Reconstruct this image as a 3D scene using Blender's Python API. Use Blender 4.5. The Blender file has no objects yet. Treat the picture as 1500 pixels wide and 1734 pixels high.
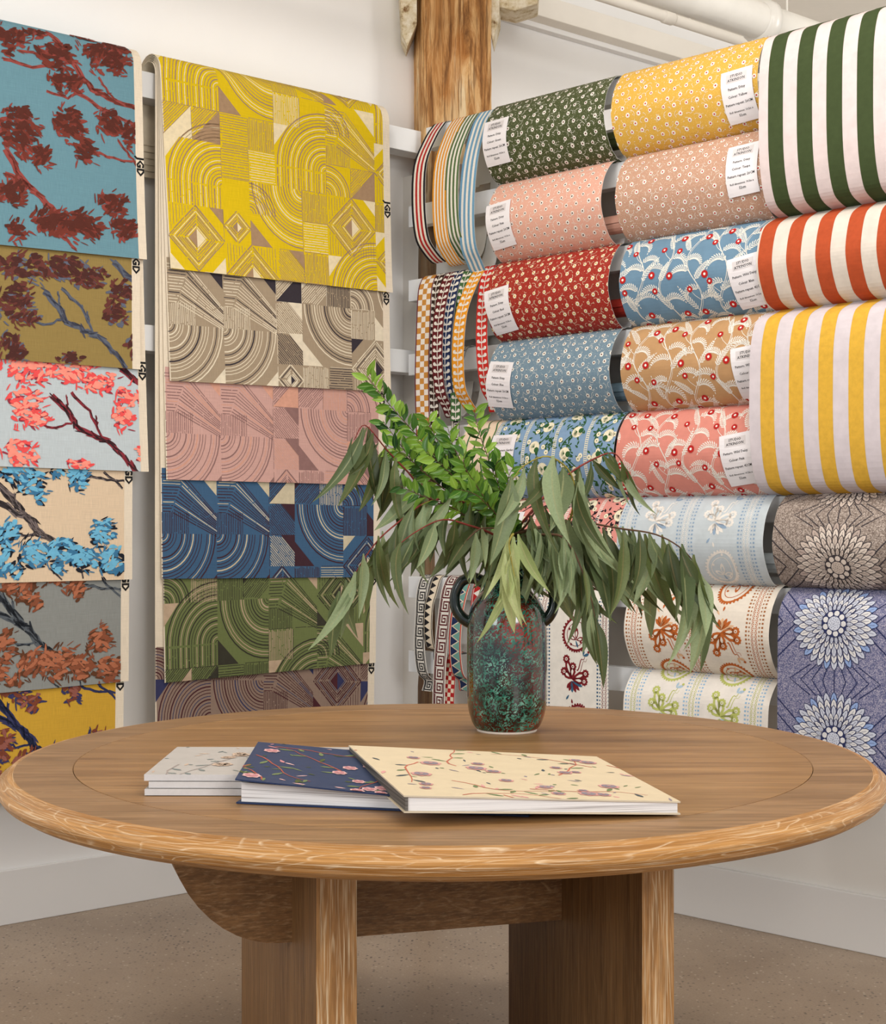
import bpy, bmesh, math, random
from bisect import bisect_right
from mathutils import Vector, Matrix

# ------------------------------------------------------------------ camera, world, lights, exposure
SC = bpy.context.scene
COL = SC.collection
CAMH = 1.2
FPX = 2500.0
HY = 896.0
cam = bpy.data.cameras.new('camera'); camo = bpy.data.objects.new('camera', cam); COL.objects.link(camo)
camo.location = (0, 0, CAMH); camo.rotation_euler = (math.pi / 2, 0, 0)
cam.sensor_fit = 'HORIZONTAL'; cam.sensor_width = 36; cam.lens = FPX / 1500 * 36
cam.shift_y = (HY - 867) / 1500; cam.clip_start = .05
SC.camera = camo

W_ = bpy.data.worlds.new('world'); SC.world = W_; W_.use_nodes = True
W_.node_tree.nodes['Background'].inputs[0].default_value = (0.90, 0.95, 1.0, 1)
W_.node_tree.nodes['Background'].inputs[1].default_value = .70

def area(name, loc, tgt, size, size_y, power, col):
    l = bpy.data.lights.new(name, 'AREA'); l.shape = 'RECTANGLE'; l.size = size; l.size_y = size_y
    l.energy = power; l.color = col
    o = bpy.data.objects.new(name, l); COL.objects.link(o); o.location = loc
    o.rotation_euler = (Vector(tgt) - Vector(loc)).to_track_quat('-Z', 'Y').to_euler()
    return o
area('window_light_right', (2.2, -1.6, 2.6), (-0.1, 4.0, 1.0), 1.6, 1.6, 92, (1.0, 0.985, 0.96))
area('window_light_left', (-3.0, -0.6, 2.4), (0.6, 4.6, 1.3), 1.4, 1.8, 56, (0.94, 0.975, 1.0))
area('ceiling_lamp_light', (0.3, 3.1, 3.36), (0.45, 3.8, 1.2), 2.0, 0.9, 50, (1.0, 0.95, 0.88))
area('fill_light_beyond', (4.6, 4.4, 2.5), (1.2, 6.6, 2.4), 1.2, 1.4, 60, (1.0, 0.96, 0.90))  # added fill lamp, brightens the far wall beyond the partition

vs_ = SC.view_settings
SC.display_settings.display_device = 'sRGB'
vs_.view_transform = 'Standard'; vs_.look = 'None'; vs_.gamma = 1.0; vs_.use_curve_mapping = False
vs_.exposure = 0.10

# ------------------------------------------------------------------ helpers
def V(*a): return Vector(a)
def lin(c):
    return tuple((x / 255 / 12.92) if x / 255 <= .04045 else ((x / 255 + .055) / 1.055) ** 2.4 for x in c)

class Frame:
    def __init__(s, O, U, N): s.O, s.U, s.N = O, U, N
    def P(s, t, n, z):
        return V(s.O[0] + t * s.U[0] + n * s.N[0], s.O[1] + t * s.U[1] + n * s.N[1], z)
    def t(s, px, n):
        r = (px - 750) / FPX
        return (r * (s.O[1] + n * s.N[1]) - s.O[0] - n * s.N[0]) / (s.U[0] - r * s.U[1])
    def z(s, px, py, n):
        d = s.O[1] + s.t(px, n) * s.U[1] + n * s.N[1]
        return CAMH - (py - HY) * d / FPX
CORNER = (-.148, 5.4545)
RF = Frame(CORNER, (.729, -.6846), (-.6846, -.729))
LF = Frame(CORNER, (-.7742, -.6329), (.6329, -.7742))
def at(px, py, d): return V((px - 750) / FPX * d, d, CAMH - (py - HY) / FPX * d)

def setp(o, label=None, cat=None, group=None, kind=None):
    if label: o['label'] = label
    if cat: o['category'] = cat
    if group: o['group'] = group
    if kind: o['kind'] = kind
    return o
def empty(name, loc=(0, 0, 0), rz=0, **k):
    o = bpy.data.objects.new(name, None); COL.objects.link(o); o.location = loc; o.rotation_euler = (0, 0, rz)
    o.empty_display_size = .05
    return setp(o, **k)
def link(name, me, parent=None, **k):
    o = bpy.data.objects.new(name, me); COL.objects.link(o)
    if parent is not None:
        o.parent = parent
        o.matrix_parent_inverse = Matrix.LocRotScale(parent.location, parent.rotation_euler, parent.scale).inverted()
    return setp(o, **k)
def bmobj(name, bm, mats, parent=None, smooth=False, **k):
    bmesh.ops.recalc_face_normals(bm, faces=bm.faces)
    me = bpy.data.meshes.new(name); bm.to_mesh(me); bm.free()
    for m in (mats if isinstance(mats, (list, tuple)) else [mats]): me.materials.append(m)
    if smooth:
        for p in me.polygons: p.use_smooth = True
    return link(name, me, parent, **k)
def prism(bm, pts, vec, bev=0.0):
    """extrude polygon pts (3D list) by vec; bevel edges"""
    a = [bm.verts.new(p) for p in pts]; b = [bm.verts.new(Vector(p) + Vector(vec)) for p in pts]
    fs = [bm.faces.new(a), bm.faces.new(b[::-1])]
    n = len(a)
    for i in range(n): fs.append(bm.faces.new((a[i], b[i], b[(i + 1) % n], a[(i + 1) % n])))
    if bev:
        es = {e for f in fs for e in f.edges}
        bmesh.ops.bevel(bm, geom=list(es), offset=bev, segments=2, affect='EDGES', profile=.6)
def box(name, c, dims, mats, parent=None, rz=0, bev=0.0, **k):
    bm = bmesh.new(); x, y, z = [d / 2 for d in dims]
    prism(bm, [(-x, -y, -z), (x, -y, -z), (x, y, -z), (-x, y, -z)], (0, 0, 2 * z), bev)
    bmesh.ops.transform(bm, matrix=Matrix.Translation(c) @ Matrix.Rotation(rz, 4, 'Z'), verts=bm.verts)
    return bmobj(name, bm, mats, parent, **k)
def fbox(name, F, t0, t1, n0, n1, z0, z1, mats, parent=None, bev=0.0, **k):
    bm = bmesh.new()
    prism(bm, [F.P(t0, n0, z0), F.P(t1, n0, z0), F.P(t1, n1, z0), F.P(t0, n1, z0)], (0, 0, z1 - z0), bev)
    return bmobj(name, bm, mats, parent, **k)
def tube(bm, pts, rads, seg=8, cap=True):
    pts = [Vector(p) for p in pts]; rings = []
    if not hasattr(rads, '__len__'): rads = [rads] * len(pts)
    up = None
    for i, p in enumerate(pts):
        d = (pts[min(i + 1, len(pts) - 1)] - pts[max(i - 1, 0)]).normalized()
        if up is None: up = d.orthogonal().normalized()
        up = (up - d * up.dot(d)).normalized(); s = d.cross(up)
        rings.append([bm.verts.new(p + (up * math.cos(a) + s * math.sin(a)) * rads[i]) for a in [2 * math.pi * j / seg for j in range(seg)]])
    for a, b in zip(rings, rings[1:]):
        for j in range(seg): bm.faces.new((a[j], a[(j + 1) % seg], b[(j + 1) % seg], b[j]))
    if cap: bm.faces.new(rings[0][::-1]); bm.faces.new(rings[-1])
def smooth_path(pts, n=4):
    pts = [Vector(p) for p in pts]; out = []
    for i in range(len(pts) - 1):
        p0 = pts[max(i - 1, 0)]; p1 = pts[i]; p2 = pts[i + 1]; p3 = pts[min(i + 2, len(pts) - 1)]
        for j in range(n):
            t = j / n
            out.append(.5 * ((2 * p1) + (p2 - p0) * t + (2 * p0 - 5 * p1 + 4 * p2 - p3) * t * t + (3 * p1 - p0 - 3 * p2 + p3) * t ** 3))
    out.append(pts[-1]); return out

# ------------------------------------------------------------------ materials
class NT:
    def __init__(s, name, rough=.6, spec=.3):
        s.m = bpy.data.materials.new(name); s.m.use_nodes = True; s.t = s.m.node_tree
        s.b = s.t.nodes['Principled BSDF']; s.b.inputs['Roughness'].default_value = rough
        s.b.inputs['Specular IOR Level'].default_value = spec
    def n(s, typ, **k):
        o = s.t.nodes.new(typ)
        for a, b in k.items():
            if a.startswith('i_'):
                key = a[2:]
                o.inputs[int(key) if key.isdigit() else key.replace('_', ' ')].default_value = b
            else: setattr(o, a, b)
        return o
    def l(s, a, b): s.t.links.new(a, b)
    def coord(s, kind='Object', scale=(1, 1, 1), rot=(0, 0, 0), loc=(0, 0, 0)):
        tc = s.n('ShaderNodeTexCoord'); mp = s.n('ShaderNodeMapping')
        mp.inputs['Scale'].default_value = scale; mp.inputs['Rotation'].default_value = rot; mp.inputs['Location'].default_value = loc
        s.l(tc.outputs[kind], mp.inputs[0]); return mp.outputs[0]
    def noise(s, co, scale, detail=4, rough=.6, dist=0):
        o = s.n('ShaderNodeTexNoise'); o.inputs['Scale'].default_value = scale; o.inputs['Detail'].default_value = detail
        o.inputs['Roughness'].default_value = rough; o.inputs['Distortion'].default_value = dist
        s.l(co, o.inputs['Vector']); return o.outputs['Fac']
    def ramp(s, fac, stops, interp='LINEAR'):
        o = s.n('ShaderNodeValToRGB'); cr = o.color_ramp; cr.interpolation = interp
        while len(cr.elements) < len(stops): cr.elements.new(.5)
        for e, (p, c) in zip(cr.elements, stops): e.position = p; e.color = (*c, 1) if len(c) == 3 else c
        s.l(fac, o.inputs[0]); return o.outputs[0]
    def mix(s, fac, a, b, mode='MIX'):
        o = s.n('ShaderNodeMix', data_type='RGBA', blend_type=mode)
        for idx, v in ((0, fac), (6, a), (7, b)):
            if hasattr(v, 'links') or hasattr(v, 'is_linked'): s.l(v, o.inputs[idx])
            elif isinstance(v, (int, float)): o.inputs[idx].default_value = v
            else: o.inputs[idx].default_value = (*v, 1)
        return o.outputs[2]
    def col(s, c): s.l(c, s.b.inputs['Base Color']); return s
    def bump(s, h, strength=.3, dist=.002):
        o = s.n('ShaderNodeBump'); o.inputs['Strength'].default_value = strength; o.inputs['Distance'].default_value = dist
        s.l(h, o.inputs['Height']); s.l(o.outputs[0], s.b.inputs['Normal']); return s
def g3(v): return (v, v, v)

_mc = {}
def plain(name, rgb, rough=.7, var=.06, scale=30, spec=.25, coord='Object'):
    key = (name, rgb)
    if key in _mc: return _mc[key]
    a = NT(name, rough, spec); co = a.coord(coord); c = lin(rgb)
    f = a.noise(co, scale, 3)
    a.col(a.ramp(f, [(.3, tuple(x * (1 - var) for x in c)), (.7, tuple(min(1, x * (1 + var)) for x in c))]))
    _mc[key] = a.m; return a.m
def cloth(name, rgb, weave=True, var=.10, speck=None):
    """grasscloth/linen ground: fine horizontal slub and thread"""
    key = ('cloth', name, rgb)
    if key in _mc: return _mc[key]
    a = NT(name, .85, .12); c = lin(rgb)
    h = a.noise(a.coord('UV', (14, 900, 1)), 1, 3, .7); v = a.noise(a.coord('UV', (900, 25, 1)), 1, 2, .6)
    mx = a.n('ShaderNodeMath', operation='ADD'); a.l(h, mx.inputs[0]); a.l(v, mx.inputs[1])
    hf = a.n('ShaderNodeMath', operation='MULTIPLY'); hf.inputs[1].default_value = .5; a.l(mx.outputs[0], hf.inputs[0])
    a.col(a.ramp(hf.outputs[0], [(.35, tuple(x * (1 - var * 1.6) for x in c)), (.65, tuple(min(1, x * (1 + var)) for x in c))]))
    a.bump(hf.outputs[0], .25, .0008); _mc[key] = a.m; return a.m
def dotted(name, rgb, dot, scale=330, r=.32):
    a = NT(name, .62, .25); co = a.coord('UV')
    vo = a.n('ShaderNodeTexVoronoi'); vo.inputs['Scale'].default_value = scale; vo.inputs['Randomness'].default_value = .75
    a.l(co, vo.inputs['Vector'])
    c = a.ramp(vo.outputs['Distance'], [(r - .06, lin(dot)), (r + .06, lin(rgb))]); a.col(c); return a.m
def speckle(name, ca, cb, cc):
    a = NT(name, .7, .2); co = a.coord('UV')
    vo = a.n('ShaderNodeTexVoronoi'); vo.inputs['Scale'].default_value = 420; a.l(co, vo.inputs['Vector'])
    s = a.n('ShaderNodeSeparateColor'); a.l(vo.outputs['Color'], s.inputs[0])
    c = a.ramp(s.outputs[0], [(0, lin(ca)), (.35, lin(ca)), (.45, lin(cb)), (.7, lin(cb)), (.85, lin(cc))]); a.col(c); return a.m

def wood(name, kind='Object', scale=(1, 1, 1), rot=(0, 0, 0), c0=(124, 82, 44), c1=(176, 126, 76), lime=.5, limec=(226, 196, 152), rough=.5, figs=(1.2, 5, 5), axis_scale=(1.2, 14, 14), lw=.07, streak=.35, bands=18, stsc=None):
    a = NT(name, rough, .35)
    co = a.coord(kind, tuple(s * x for s, x in zip(scale, axis_scale)), rot)
    base = a.noise(co, 1.4, 5, .62, .5)
    col = a.ramp(base, [(.25, lin(c0)), (.75, lin(c1))])
    fine = a.noise(a.coord(kind, tuple(s * x * 9 for s, x in zip(scale, (axis_scale[0] * .35, axis_scale[1], axis_scale[2]))), rot), 1.0, 3, .6)
    col = a.mix(a.ramp(fine, [(.42, g3(0)), (.62, g3(.38))]), col, lin(tuple(int(x * .66) for x in c0)))
    # cathedral figure: rings of a distorted distance field
    co2 = a.coord(kind, tuple(s * x for s, x in zip(scale, figs)), rot)
    f = a.noise(co2, 1.1, 2, .5, .3)
    m = a.n('ShaderNodeMath', operation='MULTIPLY'); m.inputs[1].default_value = bands; a.l(f, m.inputs[0])
    fr = a.n('ShaderNodeMath', operation='FRACT'); a.l(m.outputs[0], fr.inputs[0])
    line = a.ramp(fr.outputs[0], [(0, g3(0)), (.5 - lw * 2, g3(0)), (.5, g3(1)), (.5 + lw, g3(0))])
    brk = a.noise(a.coord(kind, tuple(s * x * 3 for s, x in zip(scale, (axis_scale[0] * 2, axis_scale[1], axis_scale[2]))), rot), 1, 4, .75)
    msk = a.ramp(brk, [(.42, g3(0)), (.6, g3(lime))])
    mm = a.n('ShaderNodeMath', operation='MULTIPLY'); a.l(line, mm.inputs[0]); a.l(msk, mm.inputs[1])
    col = a.mix(mm.outputs[0], col, lin(limec))
    st = a.noise(a.coord(kind, stsc or tuple(s * x * 7 for s, x in zip(scale, (axis_scale[0] * .6, axis_scale[1] * 1.2, axis_scale[2] * 1.2))), rot), 1.3, 3, .65)
    col = a.mix(a.ramp(st, [(.52, g3(0)), (.70, g3(streak))]), col, lin(limec))
    a.col(col); a.bump(fine, .25, .0008); return a.m

M_wall = plain('white_wall_paint', (238, 236, 234), .75, .012, 3)
M_wallr = plain('warm_white_partition_paint', (232, 228, 222), .75, .015, 3)
M_ceil = plain('ceiling_paint', (238, 232, 222), .8, .03, 5)
M_base = plain('baseboard_gloss_paint', (228, 226, 224), .35, .01, 3)
M_rail = plain('satin_white_rail_paint', (236, 236, 236), .45, .01, 5)
M_white = plain('white_paper_back', (232, 230, 226), .7, .02, 30)
M_backbeige = plain('cream_paper_back', (226, 212, 188), .8, .05, 40)
M_selv = cloth('selvage_grasscloth', (232, 218, 196))
M_card = plain('label_card_paper', (233, 228, 230), .7, .02, 20)
M_cardbox = plain('label_logo_panel', (214, 207, 207), .7, .02, 20)
M_text = plain('printed_black_text', (52, 50, 52), .7, 0)
M_logo = plain('printed_black_mark', (24, 23, 24), .7, 0)

def floor_mat():
    a = NT('polished_concrete', .34, .4); co = a.coord('Object')
    n1 = a.noise(co, 1.6, 5, .6); n2 = a.noise(co, 160, 2, .6)
    c = a.ramp(n1, [(.3, lin((140, 120, 100))), (.7, lin((170, 150, 129)))])
    vo = a.n('ShaderNodeTexVoronoi'); vo.inputs['Scale'].default_value = 80; a.l(co, vo.inputs['Vector'])
    s = a.n('ShaderNodeSeparateColor'); a.l(vo.outputs['Color'], s.inputs[0])
    sel = a.ramp(s.outputs[0], [(.66, g3(0)), (.70, g3(1))]); sel2 = a.ramp(s.outputs[1], [(.86, g3(0)), (.9, g3(1))])
    d = a.ramp(vo.outputs['Distance'], [(.24, g3(1)), (.34, g3(0))])
    m1 = a.n('ShaderNodeMath', operation='MULTIPLY'); a.l(sel, m1.inputs[0]); a.l(d, m1.inputs[1])
    patch = a.ramp(a.noise(co, .9, 2), [(.40, g3(.5)), (.6, g3(1))])
    m2 = a.n('ShaderNodeMath', operation='MULTIPLY'); a.l(m1.outputs[0], m2.inputs[0]); a.l(patch, m2.inputs[1])
    c = a.mix(m2.outputs[0], c, lin((58, 48, 42)))
    m3 = a.n('ShaderNodeMath', operation='MULTIPLY'); a.l(sel2, m3.inputs[0]); a.l(d, m3.inputs[1])
    c = a.mix(m3.outputs[0], c, lin((186, 170, 152)))
    c = a.mix(a.ramp(n2, [(.35, g3(.25)), (.6, g3(0))]), c, lin((104, 88, 74)))
    a.col(c); a.bump(n2, .08, .001); return a.m
M_floor = floor_mat()

# ------------------------------------------------------------------ room
def slab(name, pts, vec, mat, **k):
    bm = bmesh.new(); prism(bm, pts, vec); return bmobj(name, bm, mat, **k)
slab('floor', [(-6, -3, -.1), (9, -3, -.1), (9, 12, -.1), (-6, 12, -.1)], (0, 0, .1), M_floor, kind='structure')
CEIL = 3.42
slab('ceiling', [(-6, -1.2, CEIL), (9, -1.2, CEIL), (9, 12, CEIL), (-6, 12, CEIL)], (0, 0, .1), M_ceil, kind='structure')
fbox('wall_left', LF, -7, 5.5, -.15, 0, 0, CEIL, M_wall, kind='structure')
fbox('wall_right', RF, 0, 4.2, -.12, 0, 0, 2.50, M_wallr, kind='structure')
fbox('baseboard_left', LF, .02, 5.5, 0, .016, 0, .165, M_base, bev=.003, kind='structure')
fbox('baseboard_right', RF, .02, 4.2, 0, .018, 0, .165, M_base, bev=.003, kind='structure')

# ------------------------------------------------------------------ sheets: surfaces and printed inks
class Surf:
    """ruled strip: rows of (left point, right point, normal); u across 0..W, v along 0..V (metres)"""
    def __init__(s, rows, W=None):
        s.rows = [(Vector(a), Vector(b), Vector(n).normalized()) for a, b, n in rows]
        s.W = W or (s.rows[0][1] - s.rows[0][0]).length
        s.vs = [0.0]
        for (a, b, n), (c, d, m) in zip(s.rows, s.rows[1:]): s.vs.append(s.vs[-1] + ((c + d) - (a + b)).length / 2)
        s.V = s.vs[-1]
    def at(s, u, v, off=0):
        i = min(max(bisect_right(s.vs, v) - 1, 0), len(s.vs) - 2)
        f = (v - s.vs[i]) / max(1e-9, s.vs[i + 1] - s.vs[i]); k = u / s.W
        a, b, n = s.rows[i]; c, d, m = s.rows[i + 1]
        p = a.lerp(b, k).lerp(c.lerp(d, k), f); nn = n.lerp(m, f)
        return p + nn * off
    def v_at_z(s, z, after=0.0):
        for i in range(len(s.rows) - 1):
            if s.vs[i] < after: continue
            za = (s.rows[i][0].z + s.rows[i][1].z) / 2; zb = (s.rows[i + 1][0].z + s.rows[i + 1][1].z) / 2
            if za >= z > zb: return s.vs[i] + (s.vs[i + 1] - s.vs[i]) * (za - z) / (za - zb)
        return s.V
    def normal(s, v):
        i = min(max(bisect_right(s.vs, v) - 1, 0), len(s.vs) - 2); return s.rows[i][2]
def clip_axis(poly, ax, lim, keep_less):
    out = []; n = len(poly)
    for i in range(n):
        a = poly[i]; b = poly[(i + 1) % n]
        ia = (a[ax] <= lim) if keep_less else (a[ax] >= lim); ib = (b[ax] <= lim) if keep_less else (b[ax] >= lim)
        if ia: out.append(a)
        if ia != ib:
            f = (lim - a[ax]) / (b[ax] - a[ax]); out.append((a[0] + (b[0] - a[0]) * f, a[1] + (b[1] - a[1]) * f))
    return out
class Print:
    def __init__(s): s.p = []
    def poly(s, pts, ink, layer=1): s.p.append((ink, layer, pts))
    def stroke(s, pts, w, ink, layer=1, w2=None):
        n = len(pts)
        if n < 2: return
        w2 = w if w2 is None else w2; L = []; R = []
        for i, (x, y) in enumerate(pts):
            x0, y0 = pts[max(i - 1, 0)]; x1, y1 = pts[min(i + 1, n - 1)]
            dx, dy = x1 - x0, y1 - y0; d = math.hypot(dx, dy) or 1; ww = (w + (w2 - w) * i / (n - 1)) / 2
            L.append((x - dy / d * ww, y + dx / d * ww)); R.append((x + dy / d * ww, y - dx / d * ww))
        for i in range(n - 1): s.p.append((ink, layer, [L[i], L[i + 1], R[i + 1], R[i]]))
    def disc(s, x, y, r, ink, layer=1, n=10, ry=None, teeth=0, depth=.25, a0=0):
        ry = ry or r; pts = []
        m = teeth * 2 if teeth else n
        for i in range(m):
            k = (1 - depth) if (teeth and i % 2) else 1; a = a0 + 2 * math.pi * i / m
            pts.append((x + r * k * math.cos(a), y + ry * k * math.sin(a)))
        s.p.append((ink, layer, pts))
    def petal(s, x, y, ang, L, w, ink, layer=1, base=.0, fat=.6, n=3):
        """teardrop from (x,y) pointing along ang"""
        c, d = math.cos(ang), math.sin(ang); pts = []
        prof = [(0, base), (.25, .6), (fat, 1), (.85, .65), (1, 0)]
        for t, k in prof: pts.append((t * L, k * w / 2))
        for t, k in prof[-2:0:-1]: pts.append((t * L, -k * w / 2))
        if base: pts.append((0, -base * w / 2))
        s.p.append((ink, layer, [(x + c * a - d * b, y + d * a + c * b) for a, b in pts]))
    def ring(s, x, y, r, w, ink, layer=1, n=16, a0=0, a1=2 * math.pi, ry=None):
        ry = ry or r
        s.stroke([(x + r * math.cos(a0 + (a1 - a0) * i / n), y + ry * math.sin(a0 + (a1 - a0) * i / n)) for i in range(n + 1)], w, ink, layer)
OFF = .0005
def sheet(name, surf, mats, pr, parent, thick=.0012, u0=0, v0=0, v1=None, umax=None, back=None, **k):
    """mats[0] ground, mats[1] back/edge, mats[2:] inks; ink i -> mats[i+2]. One mesh."""
    verts = []; faces = []; mi = []; uvs = []
    nr = len(surf.rows); W = surf.W
    for side in (0, 1):
        for i, (a, b, n) in enumerate(surf.rows):
            for q in (a, b): verts.append(q - n * thick * side)
    def vid(side, i, j): return side * nr * 2 + i * 2 + j
    for i in range(nr - 1):
        faces.append((vid(0, i, 0), vid(0, i + 1, 0), vid(0, i + 1, 1), vid(0, i, 1))); mi.append(0)
        uvs.append([(0, surf.vs[i]), (0, surf.vs[i + 1]), (W, surf.vs[i + 1]), (W, surf.vs[i])])
        faces.append((vid(1, i, 1), vid(1, i + 1, 1), vid(1, i + 1, 0), vid(1, i, 0))); mi.append(1); uvs.append([(0, 0)] * 4)
        for j in (0, 1):
            faces.append((vid(0, i, j), vid(1, i, j), vid(1, i + 1, j), vid(0, i + 1, j)) if j == 0 else (vid(0, i, j), vid(0, i + 1, j), vid(1, i + 1, j), vid(1, i, j))); mi.append(1); uvs.append([(0, 0)] * 4)
    for i in (0, nr - 1):
        faces.append((vid(0, i, 0), vid(0, i, 1), vid(1, i, 1), vid(1, i, 0))); mi.append(1); uvs.append([(0, 0)] * 4)
    if pr:
        v1 = surf.V if v1 is None else v1; U1 = W if umax is None else umax
        for ink, layer, pts in pr.p:
            xs = [q[0] for q in pts]; ys = [q[1] for q in pts]
            if max(xs) <= u0 or min(xs) >= U1 or max(ys) <= v0 or min(ys) >= v1: continue
            if min(xs) < u0: pts = clip_axis(pts, 0, u0, False)
            if pts and max(xs) > U1: pts = clip_axis(pts, 0, U1, True)
            if pts and min(ys) < v0: pts = clip_axis(pts, 1, v0, False)
            if pts and max(ys) > v1: pts = clip_axis(pts, 1, v1, True)
            if len(pts) < 3: continue
            ys = [q[1] for q in pts]; lo, hi = min(ys), max(ys)
            parts = [pts]
            i0 = bisect_right(surf.vs, lo + 1e-7) - 1; i1 = bisect_right(surf.vs, hi - 1e-7) - 1
            if hi - lo > .011 and i1 > i0:
                parts = []
                for i in range(max(i0, 0), min(i1, nr - 2) + 1):
                    q = clip_axis(pts, 1, surf.vs[i], False)
                    if len(q) >= 3: q = clip_axis(q, 1, surf.vs[i + 1], True)
                    if len(q) >= 3: parts.append(q)
            for q in parts:
                b = len(verts)
                for (x, y) in q: verts.append(surf.at(x, y, OFF * layer))
                faces.append(tuple(range(b, b + len(q)))); mi.append(ink + 2); uvs.append(q)
    me = bpy.data.meshes.new(name); me.from_pydata(verts, [], faces)
    for m in mats: me.materials.append(m)
    me.polygons.foreach_set('material_index', mi)
    ul = me.uv_layers.new(name='UVMap')
    flat = [c for f in uvs for q in f for c in q]
    ul.data.foreach_set('uv', flat)
    me.update()
    return link(name, me, parent, **k)

_tc = {}
def text_tris(txt, size, bold=0):
    """triangles of a text line, centred on x=0, baseline y=0 (y up)"""
    if (txt, size) in _tc: return _tc[(txt, size)]
    bold = .045 if txt == 'JGD' else .012
    cu = bpy.data.curves.new('t', 'FONT'); cu.body = txt; cu.size = size; cu.resolution_u = 1; cu.align_x = 'CENTER'; cu.offset = bold * size
    o = bpy.data.objects.new('t', cu); me = bpy.data.meshes.new_from_object(o)
    out = [[(me.vertices[i].co.x, me.vertices[i].co.y) for i in p.vertices] for p in me.polygons]
    bpy.data.objects.remove(o); bpy.data.curves.remove(cu); bpy.data.meshes.remove(me)
    _tc[(txt, size)] = out; return out
def add_text(pr, txt, size, u, v, ink, layer=1, rot=0):
    c, s = math.cos(rot), math.sin(rot)
    for f in text_tris(txt, size):
        pr.poly([(u + c * x + s * y, v + s * x - c * y) for x, y in f], ink, layer)

# ------------------------------------------------------------------ print designs
def ditsy(W, Vv, seed, inkf=0, inkc=1, inkd=0):
    p = Print(); r = random.Random(seed); a = .042; b = .0255; j = 0; y = -.01
    while y < Vv + .02:
        x = -.02 + (a / 2 if j % 2 else 0)
        while x < W + .02:
            cx = x + r.uniform(-.004, .004); cy = y + r.uniform(-.003, .003); R = r.uniform(.0068, .0088)
            d = r.choice((-1, 1)); rr = r.uniform(.009, .012); s0 = r.uniform(0, 6.28)
            p.ring(cx + d * rr, cy, rr, .0010, inkd, 1, 7, s0, s0 + 2.3)
            p.ring(cx + a / 2 - d * rr * .5, cy + b * .45, rr * .8, .0009, inkd, 1, 5, s0 + 2, s0 + 3.6)
            p.petal(cx + a / 2 + r.uniform(-.003, .003), cy + r.uniform(-.004, .004), s0, .005, .0018, inkd, 1)
            p.disc(cx, cy, R, inkf, 2, teeth=8, depth=.3, a0=s0)
            p.disc(cx, cy, .0029, inkc, 3, n=6)
            x += a
        y += b; j += 1
    return p
def wild_daisy(W, Vv, seed, off=0.0):
    """0 white, 1 red"""
    p = Print(); r = random.Random(seed); col = .098; per = .21
    def frond(x, y, ang, L, curl, wl):
        n = 12; pts = [(x, y)]; a = ang
        for i in range(n):
            a += curl / n; x += math.cos(a) * L / n; y += math.sin(a) * L / n; pts.append((x, y))
        p.stroke(pts, .0017, 0, 1, .0008)
        for i in range(2, n + 1):
            x0, y0 = pts[i - 1]; x1, y1 = pts[i]; aa = math.atan2(y1 - y0, x1 - x0); k = math.sin(math.pi * (i / (n + 1)) ** .7) * .75 + .3
            for sg in (-1, 1):
                p.petal(x0, y0, aa + sg * .8, wl * k * 1.35, .0036, 0, 1)
        p.petal(x, y, a, wl * .8, .003, 0, 1)
        return x, y, a
    def daisy(x, y, R=.0125):
        p.disc(x, y, R, 1, 3, teeth=17, depth=.2); p.disc(x, y, R * .33, 0, 4, n=8)
    c = -1; u = -.03
    while u < W + .08:
        ph = r.uniform(0, .2) + off + (per / 2 if c % 2 else 0)
        v = Vv + .1; pts = []
        while v > -.1:
            pts.append((u + .022 * math.sin(2 * math.pi * (v + ph) / per), v)); v -= .012
        p.stroke(pts, .0020, 0, 1); p.stroke([(x + .004, y + .004) for x, y in pts], .0012, 0, 1)
        k = 0; v = Vv + .06
        while v > -.08:
            x = u + .022 * math.sin(2 * math.pi * (v + ph) / per); sd = 1 if k % 2 else -1
            L = r.uniform(.066, .092); cu = sd * r.uniform(1.6, 2.8) if k % 3 else sd * r.uniform(-.5, .6)
            ex, ey, ea = frond(x, v, -math.pi / 2 + sd * r.uniform(.35, .7), L, cu, r.uniform(.009, .012))
            if k % 4 == 1: daisy(x + sd * r.uniform(.030, .038), v - r.uniform(.012, .022))
            elif k % 4 == 3:
                p.stroke([(x, v), (x - sd * .018, v - .016), (x - sd * .030, v - .034)], .0015, 0, 1); daisy(x - sd * .031, v - .037, .0105)
            k += 1; v -= r.uniform(.026, .034)
        u += col; c += 1
    return p
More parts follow.
